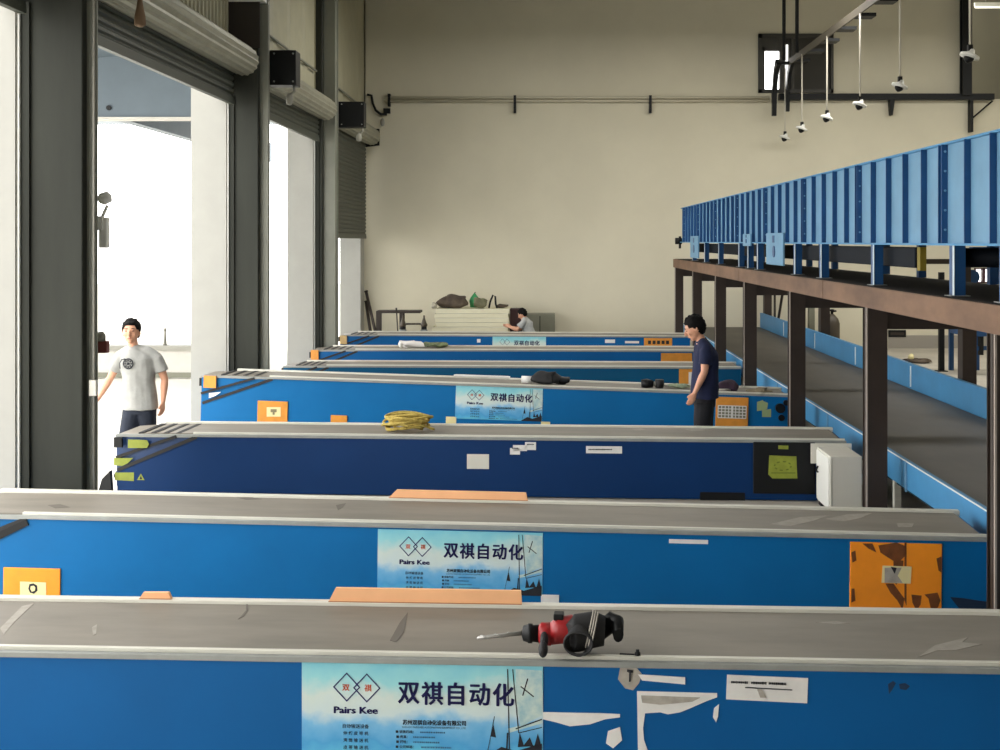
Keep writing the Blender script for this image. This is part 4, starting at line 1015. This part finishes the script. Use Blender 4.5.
def person(label, loc, rz, J, shirt_m, pants_m, skin=m_skin, shirt_h=None, headscale=1.0, vox=.007):
    """J: joint dict in local metres; person faces -y, x is image right when rz=0"""
    t = thing('person', label, 'person', loc, rz)
    V = Vector
    b = MB()
    pel, che, nec, hd = V(J['pelvis']), V(J['chest']), V(J['neck']), V(J['head'])
    tw = J.get('twist', 0)
    mid = (pel+che)/2
    loft(b, [(pel-V((0, 0, .08)), .13, .09, 0), (pel, .155, .105, 0), (mid, .14, .10, tw*.5), (che-V((0, 0, .05)), .165, .11, tw), (che+V((0, 0, .08)), .17, .10, tw), (nec-V((0, 0, .04)), .10, .07, tw), (nec, .058, .058, tw)])
    b.tube([nec-V((0, 0, .03)), (nec+hd)/2, hd+V((0, 0, -.05))], [.056, .052, .05], 14)
    Rh = Matrix.Rotation(J.get('head_yaw', 0), 3, 'Z') @ Matrix.Rotation(J.get('head_pitch', 0), 3, 'X')
    hs = headscale
    def H(x, y, z): return hd+Rh @ V((x, y, z))*hs
    # skull, jaw
    b.ell(hd, (.076*hs, .094*hs, .10*hs), 20, 14, Rh)
    b.ell(H(0, -.02, -.05), (.058*hs, .066*hs, .068*hs), 18, 12, Rh)
    b.ell(H(0, -.055, -.098), (.028*hs, .028*hs, .02*hs), 10, 8, Rh)
    b.tube([H(0, -.088, .015), H(0, -.108, -.02), H(0, -.112, -.034), H(0, -.09, -.042)], [.010, .013, .016, .008], 8)
    for s in (-1, 1):
        b.ell(H(s*.03, -.078, .022), (.02*hs, .012*hs, .008*hs), 8, 6, Rh)
        b.ell(H(s*.078, .008, -.012), (.010*hs, .02*hs, .032*hs), 8, 8, Rh)
        b.ell(H(s*.035, -.066, -.032), (.022*hs, .018*hs, .02*hs), 8, 6, Rh)
    b.ell(H(0, -.086, -.066), (.024*hs, .012*hs, .010*hs), 10, 6, Rh)
    for s, k in ((-1, 'L'), (1, 'R')):
        sh, el, wr = V(J['sh'+k]), V(J['el'+k]), V(J['wr'+k])
        b.tube([sh, sh.lerp(el, .3), sh.lerp(el, .7), el, el.lerp(wr, .25), el.lerp(wr, .7), wr], [.055, .052, .045, .038, .041, .031, .024], 14)
        hand(b, wr, J.get('hd'+k, wr-el), J.get('th'+k, (0, -1, 0)), J.get('pn'+k, s))
        hp, kn, an = V(J['hip'+k]), V(J['kn'+k]), V(J['an'+k])
        b.tube([hp, hp.lerp(kn, .4), kn, kn.lerp(an, .3), an], [.085, .078, .055, .056, .036], 14)
        fd = V(J.get('ft'+k, (0, -1, 0)))
        b.tube([an+V((0, 0, -.02))-fd*.04, an+V((0, 0, -.05))+fd*.08, an+V((0, 0, -.06))+fd*.16], [.035, .035, .022], 10)
    remeshed(b, 'body', skin, t, vox)
    # hair: a cap over the skull, pulled inside the head over the face
    b = MB(); b.ell(H(0, .012, .012), (.087*hs, .102*hs, .110*hs), 32, 30, Rh)
    inv = Rh.inverted()
    for v in b.bm.verts:
        q = inv @ (v.co-hd)/hs
        hl = .058 if q.y < -.045 else max(-.085, .058-(q.y+.045)*1.9)
        if abs(q.x) > .055 and q.y < -.01: hl = min(hl, .02)
        if q.z < hl:
            v.co = hd + (v.co-hd)*(.66 if q.z < hl-.02 else .86)
        else:
            v.co += (v.co-hd)*(.13*noise.noise(v.co*40) + (.07 if q.z > .05 else .02))
    b.build('hair', m_hair, t)
    for s in (-1, 1):
        MB().ell(H(s*.031, -.0855, .002), (.011*hs, .006*hs, .005*hs), 10, 6, Rh).build('eye', m_hair, t)
        MB().ell(H(s*.031, -.089, .024), (.018*hs, .006*hs, .004*hs), 10, 6, Rh).build('eyebrow', m_hair, t)
    MB().ell(H(0, -.0965, -.066), (.020*hs, .004*hs, .004*hs), 10, 6, Rh).build('mouth', mat('lips', (160, 90, 80), .5), t)
    # shirt
    b = MB(); hem = shirt_h if shirt_h is not None else -.10; ft_ = J.get('fat', 1.0)
    loft(b, [(pel+V((0, 0, hem)), .195, .14*ft_, 0), (pel+V((0, 0, .02)), .182, .135*ft_, 0), (mid, .172, .128*ft_, tw*.5), (che-V((0, 0, .05)), .185, .13*ft_, tw), (che+V((0, 0, .06)), .18, .12*ft_, tw), (che.lerp(nec, .66)+V((0, 0, .02)), .13, .092, tw), (nec-V((0, 0, .01)), .076, .072, tw)])
    for k in 'LR':
        sh, el = V(J['sh'+k]), V(J['el'+k]); d_ = (el-sh).normalized()
        b.tube([sh.lerp(che+V((0, 0, .06)), .6), sh.lerp(che+V((0, 0, .03)), .22), sh.lerp(el, .12), sh.lerp(el, .4), sh.lerp(el, .66)], [.05, .066, .068, .068, .074], 14); b.ell(sh.lerp(el, .04), (.06, .06, .058), 14, 10); b.tube([nec+V((0, 0, -.02)), nec.lerp(sh, .55)+V((0, 0, .0)), sh+V((0, 0, .0))], [.06, .062, .055], 12)
    remeshed(b, 'shirt', shirt_m, t, .010, 4, .013, 8)
    # trousers
    b = MB()
    loft(b, [(pel+V((0, 0, -.12)), .15, .115, 0), (pel+V((0, 0, 0)), .168, .12, 0), (pel+V((0, 0, .07)), .155, .112, 0)])
    for k in 'LR':
        hp, kn, an = V(J['hip'+k]), V(J['kn'+k]), V(J['an'+k])
        b.tube([hp+V((0, 0, .03)), hp.lerp(kn, .4), kn, kn.lerp(an, .4), kn.lerp(an, .93)], [.108, .100, .078, .074, .066], 14)
    remeshed(b, 'trousers', pants_m, t, .011, 3, .006, 9)
    for k in 'LR':
        an = V(J['an'+k]); fd = V(J.get('ft'+k, (0, -1, 0))).normalized(); zf = an.z-.085
        sd = fd.cross(V((0, 0, 1)))
        b = MB(); rings = []
        for s_, rx, ry in ((-.07, .03, .03), (-.05, .038, .045), (.02, .042, .05), (.09, .046, .035), (.15, .042, .027), (.18, .025, .02)):
            rings.append(b.ring(V((an.x, an.y, zf+ry))+fd*s_, sd, V((0, 0, 1)), rx, ry, 14))
        b.skin(rings); b.build('shoe', m_dark, t)
    return t
# walking man at the left door
d = 12.95; s = d/F
def L(px, py, dy=0): return (PX(px, d)-PX(137, d), dy, PZ(py, d))
J = dict(pelvis=L(140, 402), chest=L(138, 364), neck=L(133.5, 346.5), head=L(131.5, 331, -.01), head_yaw=.15, head_pitch=-.05, twist=.12,
         shL=L(121, 355.5), elL=L(109.5, 378, .03), wrL=L(99, 399, -.04), shR=L(155, 356, .03), elR=L(163, 380, .06), wrR=L(163, 402, .0),
         hipL=L(133, 412), hipR=L(146, 412), knL=L(130, 440, -.12), knR=L(148, 442, .02), anL=(-.10, -.16, .09), anR=(.14, .22, .12),
         thL=(.3, -1, 0), thR=(-.4, -1, 0))
m_tee = mat('light_grey_marl_cloth', (158, 158, 154), .9, var=.10, scale=9, bump=.2)
m_jean = mat('dark_denim', (27, 34, 48), .85, var=.25, scale=14)
man = person('man in light grey printed t-shirt and dark jeans walking in at the left door', (PX(137, d), d, 0), 0, J, m_tee, m_jean, shirt_h=-.08, headscale=1.12)
ring = MB()
x, _, z = L(132.5, 362.5)
pts = [(x+.052*math.cos(a), 0, z+.052*math.sin(a)) for a in [2*PI*i/24 for i in range(24)]]
def onchest(b): 
    for v in b.bm.verts: v.co.y += -.139-.05*0 + .9*(v.co.x)**2*1.2
b = MB(); b.tube(pts, .007, 6, closed=True)
for a in [2*PI*i/8 for i in range(8)]: b.ell((x+.034*math.cos(a), 0, z+.034*math.sin(a)), (.009, .007, .009), 6, 5)
b.ell((x, 0, z), (.015, .007, .015), 8, 6)
onchest(b); b.build('shirt_print', m_blackT, man, 'dark round emblem on the chest')
xx, _, zz = L(124, 362)
b = MB().tube([(xx, 0, zz-.06), (xx-.005, 0, zz+.0), (xx+.02, 0, zz+.04), (xx+.06, 0, zz+.045)], .006, 6); onchest(b); b.build('shirt_print', m_blackT, man)
# standing man in navy t-shirt, profile to the left
d = 13.05
def R_(px, py, side=0.0):            # photo px -> local coords of a figure turned to face image left; side>0 = nearer the camera
    return ((side), (PX(px, d)-PX(705, d)), PZ(py, d))
J = dict(pelvis=R_(704.5, 396), chest=R_(706, 360), neck=R_(702, 340), head=R_(694.5, 327.5), head_pitch=.42, head_yaw=0, twist=0, fat=1.12,
         shL=R_(704, 348, .17), elL=R_(702, 370, .20), wrL=R_(692.5, 391, .19), shR=R_(706, 348, -.17), elR=R_(707, 369, -.2), wrR=R_(699, 389, -.16),
         hipL=R_(703, 404, .085), hipR=R_(705, 404, -.085), knL=R_(700, 437, .10), knR=R_(707, 437, -.10), anL=(.11, -.02, .085), anR=(-.1, .05, .085),
         thL=(0, -1, 0), thR=(0, -1, 0), pnL=1, pnR=-1)
# local x here is the figure's side; after the turn of -90 deg the local +x side faces the camera's far side, so swap
for k in ('sh', 'el', 'wr', 'hip', 'kn', 'an'):
    for q in 'LR':
        v = J[k+q]; J[k+q] = (v[0], v[1], v[2])
m_nvt = mat('navy_cloth', (21, 29, 62), .9, var=.15, scale=10)
m_blk = mat('black_cloth', (24, 24, 30), .9, var=.2, scale=10)
person('young man in navy t-shirt and black trousers standing between conveyors, looking down', (PX(705, d), d, 0), -PI/2, J, m_nvt, m_blk, shirt_h=-.02, headscale=1.12)
# crouching person by the panel stack
d = 26.35
def Q(px, py, side=0.0): return (side, PX(px, d)-PX(524, d), PZ(py, d))
zf = 0
J = dict(pelvis=(0, .12, .38), chest=Q(525.5, 324.5), neck=Q(524, 319.5), head=Q(523.3, 314.2), head_pitch=.5, twist=0,
         shL=(.17, .0, .74), elL=(.2, -.15, .56), wrL=(.16, -.33, .62), shR=(-.17, .02, .74), elR=(-.2, -.16, .55), wrR=(-.16, -.34, .6),
         hipL=(.09, .1, .36), hipR=(-.09, .1, .36), knL=(.12, -.26, .46), knR=(-.12, -.26, .46), anL=(.11, .0, .085), anR=(-.11, .0, .085), thL=(0, 0, 1), thR=(0, 0, 1))
J['chest'] = (0, .04, .66); J['neck'] = (0, -.02, .80)
J['head'] = (0, -.07, .90)
person('dark haired person in grey shirt crouching beside the cream panel stack', (PX(525.5, d), d, 0), -PI/2-.15, J, mat('grey_shirt_cloth', (176, 178, 176), .9, var=.12, scale=10), m_blk, shirt_h=-.06, vox=.012)

# ------------------------------------------------------------------ light
wd = bpy.data.worlds.new('overcast'); S.world = wd; wd.use_nodes = True
bg = wd.node_tree.nodes['Background']; bg.inputs[0].default_value = (1.0, .99, .965, 1); bg.inputs[1].default_value = 6.0
def area(name, loc, rot, sx, sy, e, col=(1, .97, .9)):
    l = bpy.data.lights.new(name, 'AREA'); l.shape = 'RECTANGLE'; l.size = sx; l.size_y = sy; l.energy = e; l.color = col
    o = bpy.data.objects.new(name, l); COL.objects.link(o); o.location = loc; o.rotation_euler = rot; return o
for x, y, zl, e in ((2, 4, 9.2, 90), (2, 12, 9.2, 90), (9, 8, 9.2, 120), (0.5, 21.6, 7.4, 285), (5.8, 21.6, 7.4, 310), (11, 21.6, 7.4, 310)):
    area('added_fill_light', (x, y, zl), (0, 0, 0), 4.5, 1.2, e)  # unseen lamps added overhead; the rear ones brighten the back wall
S.view_settings.view_transform = 'Standard'; S.view_settings.look = 'None'; S.view_settings.gamma = 1
S.view_settings.exposure = 0.0; S.view_settings.use_curve_mapping = False

cam = bpy.data.cameras.new('camera'); co = bpy.data.objects.new('camera', cam); COL.objects.link(co)
co.location = (0, 0, CH); co.rotation_euler = (PI/2, 0, 0)
cam.sensor_width = 36; cam.lens = 36*F/1000; cam.shift_x = -(CX-500)/1000; cam.shift_y = (CY-375)/1000
cam.clip_end = 300; S.camera = co
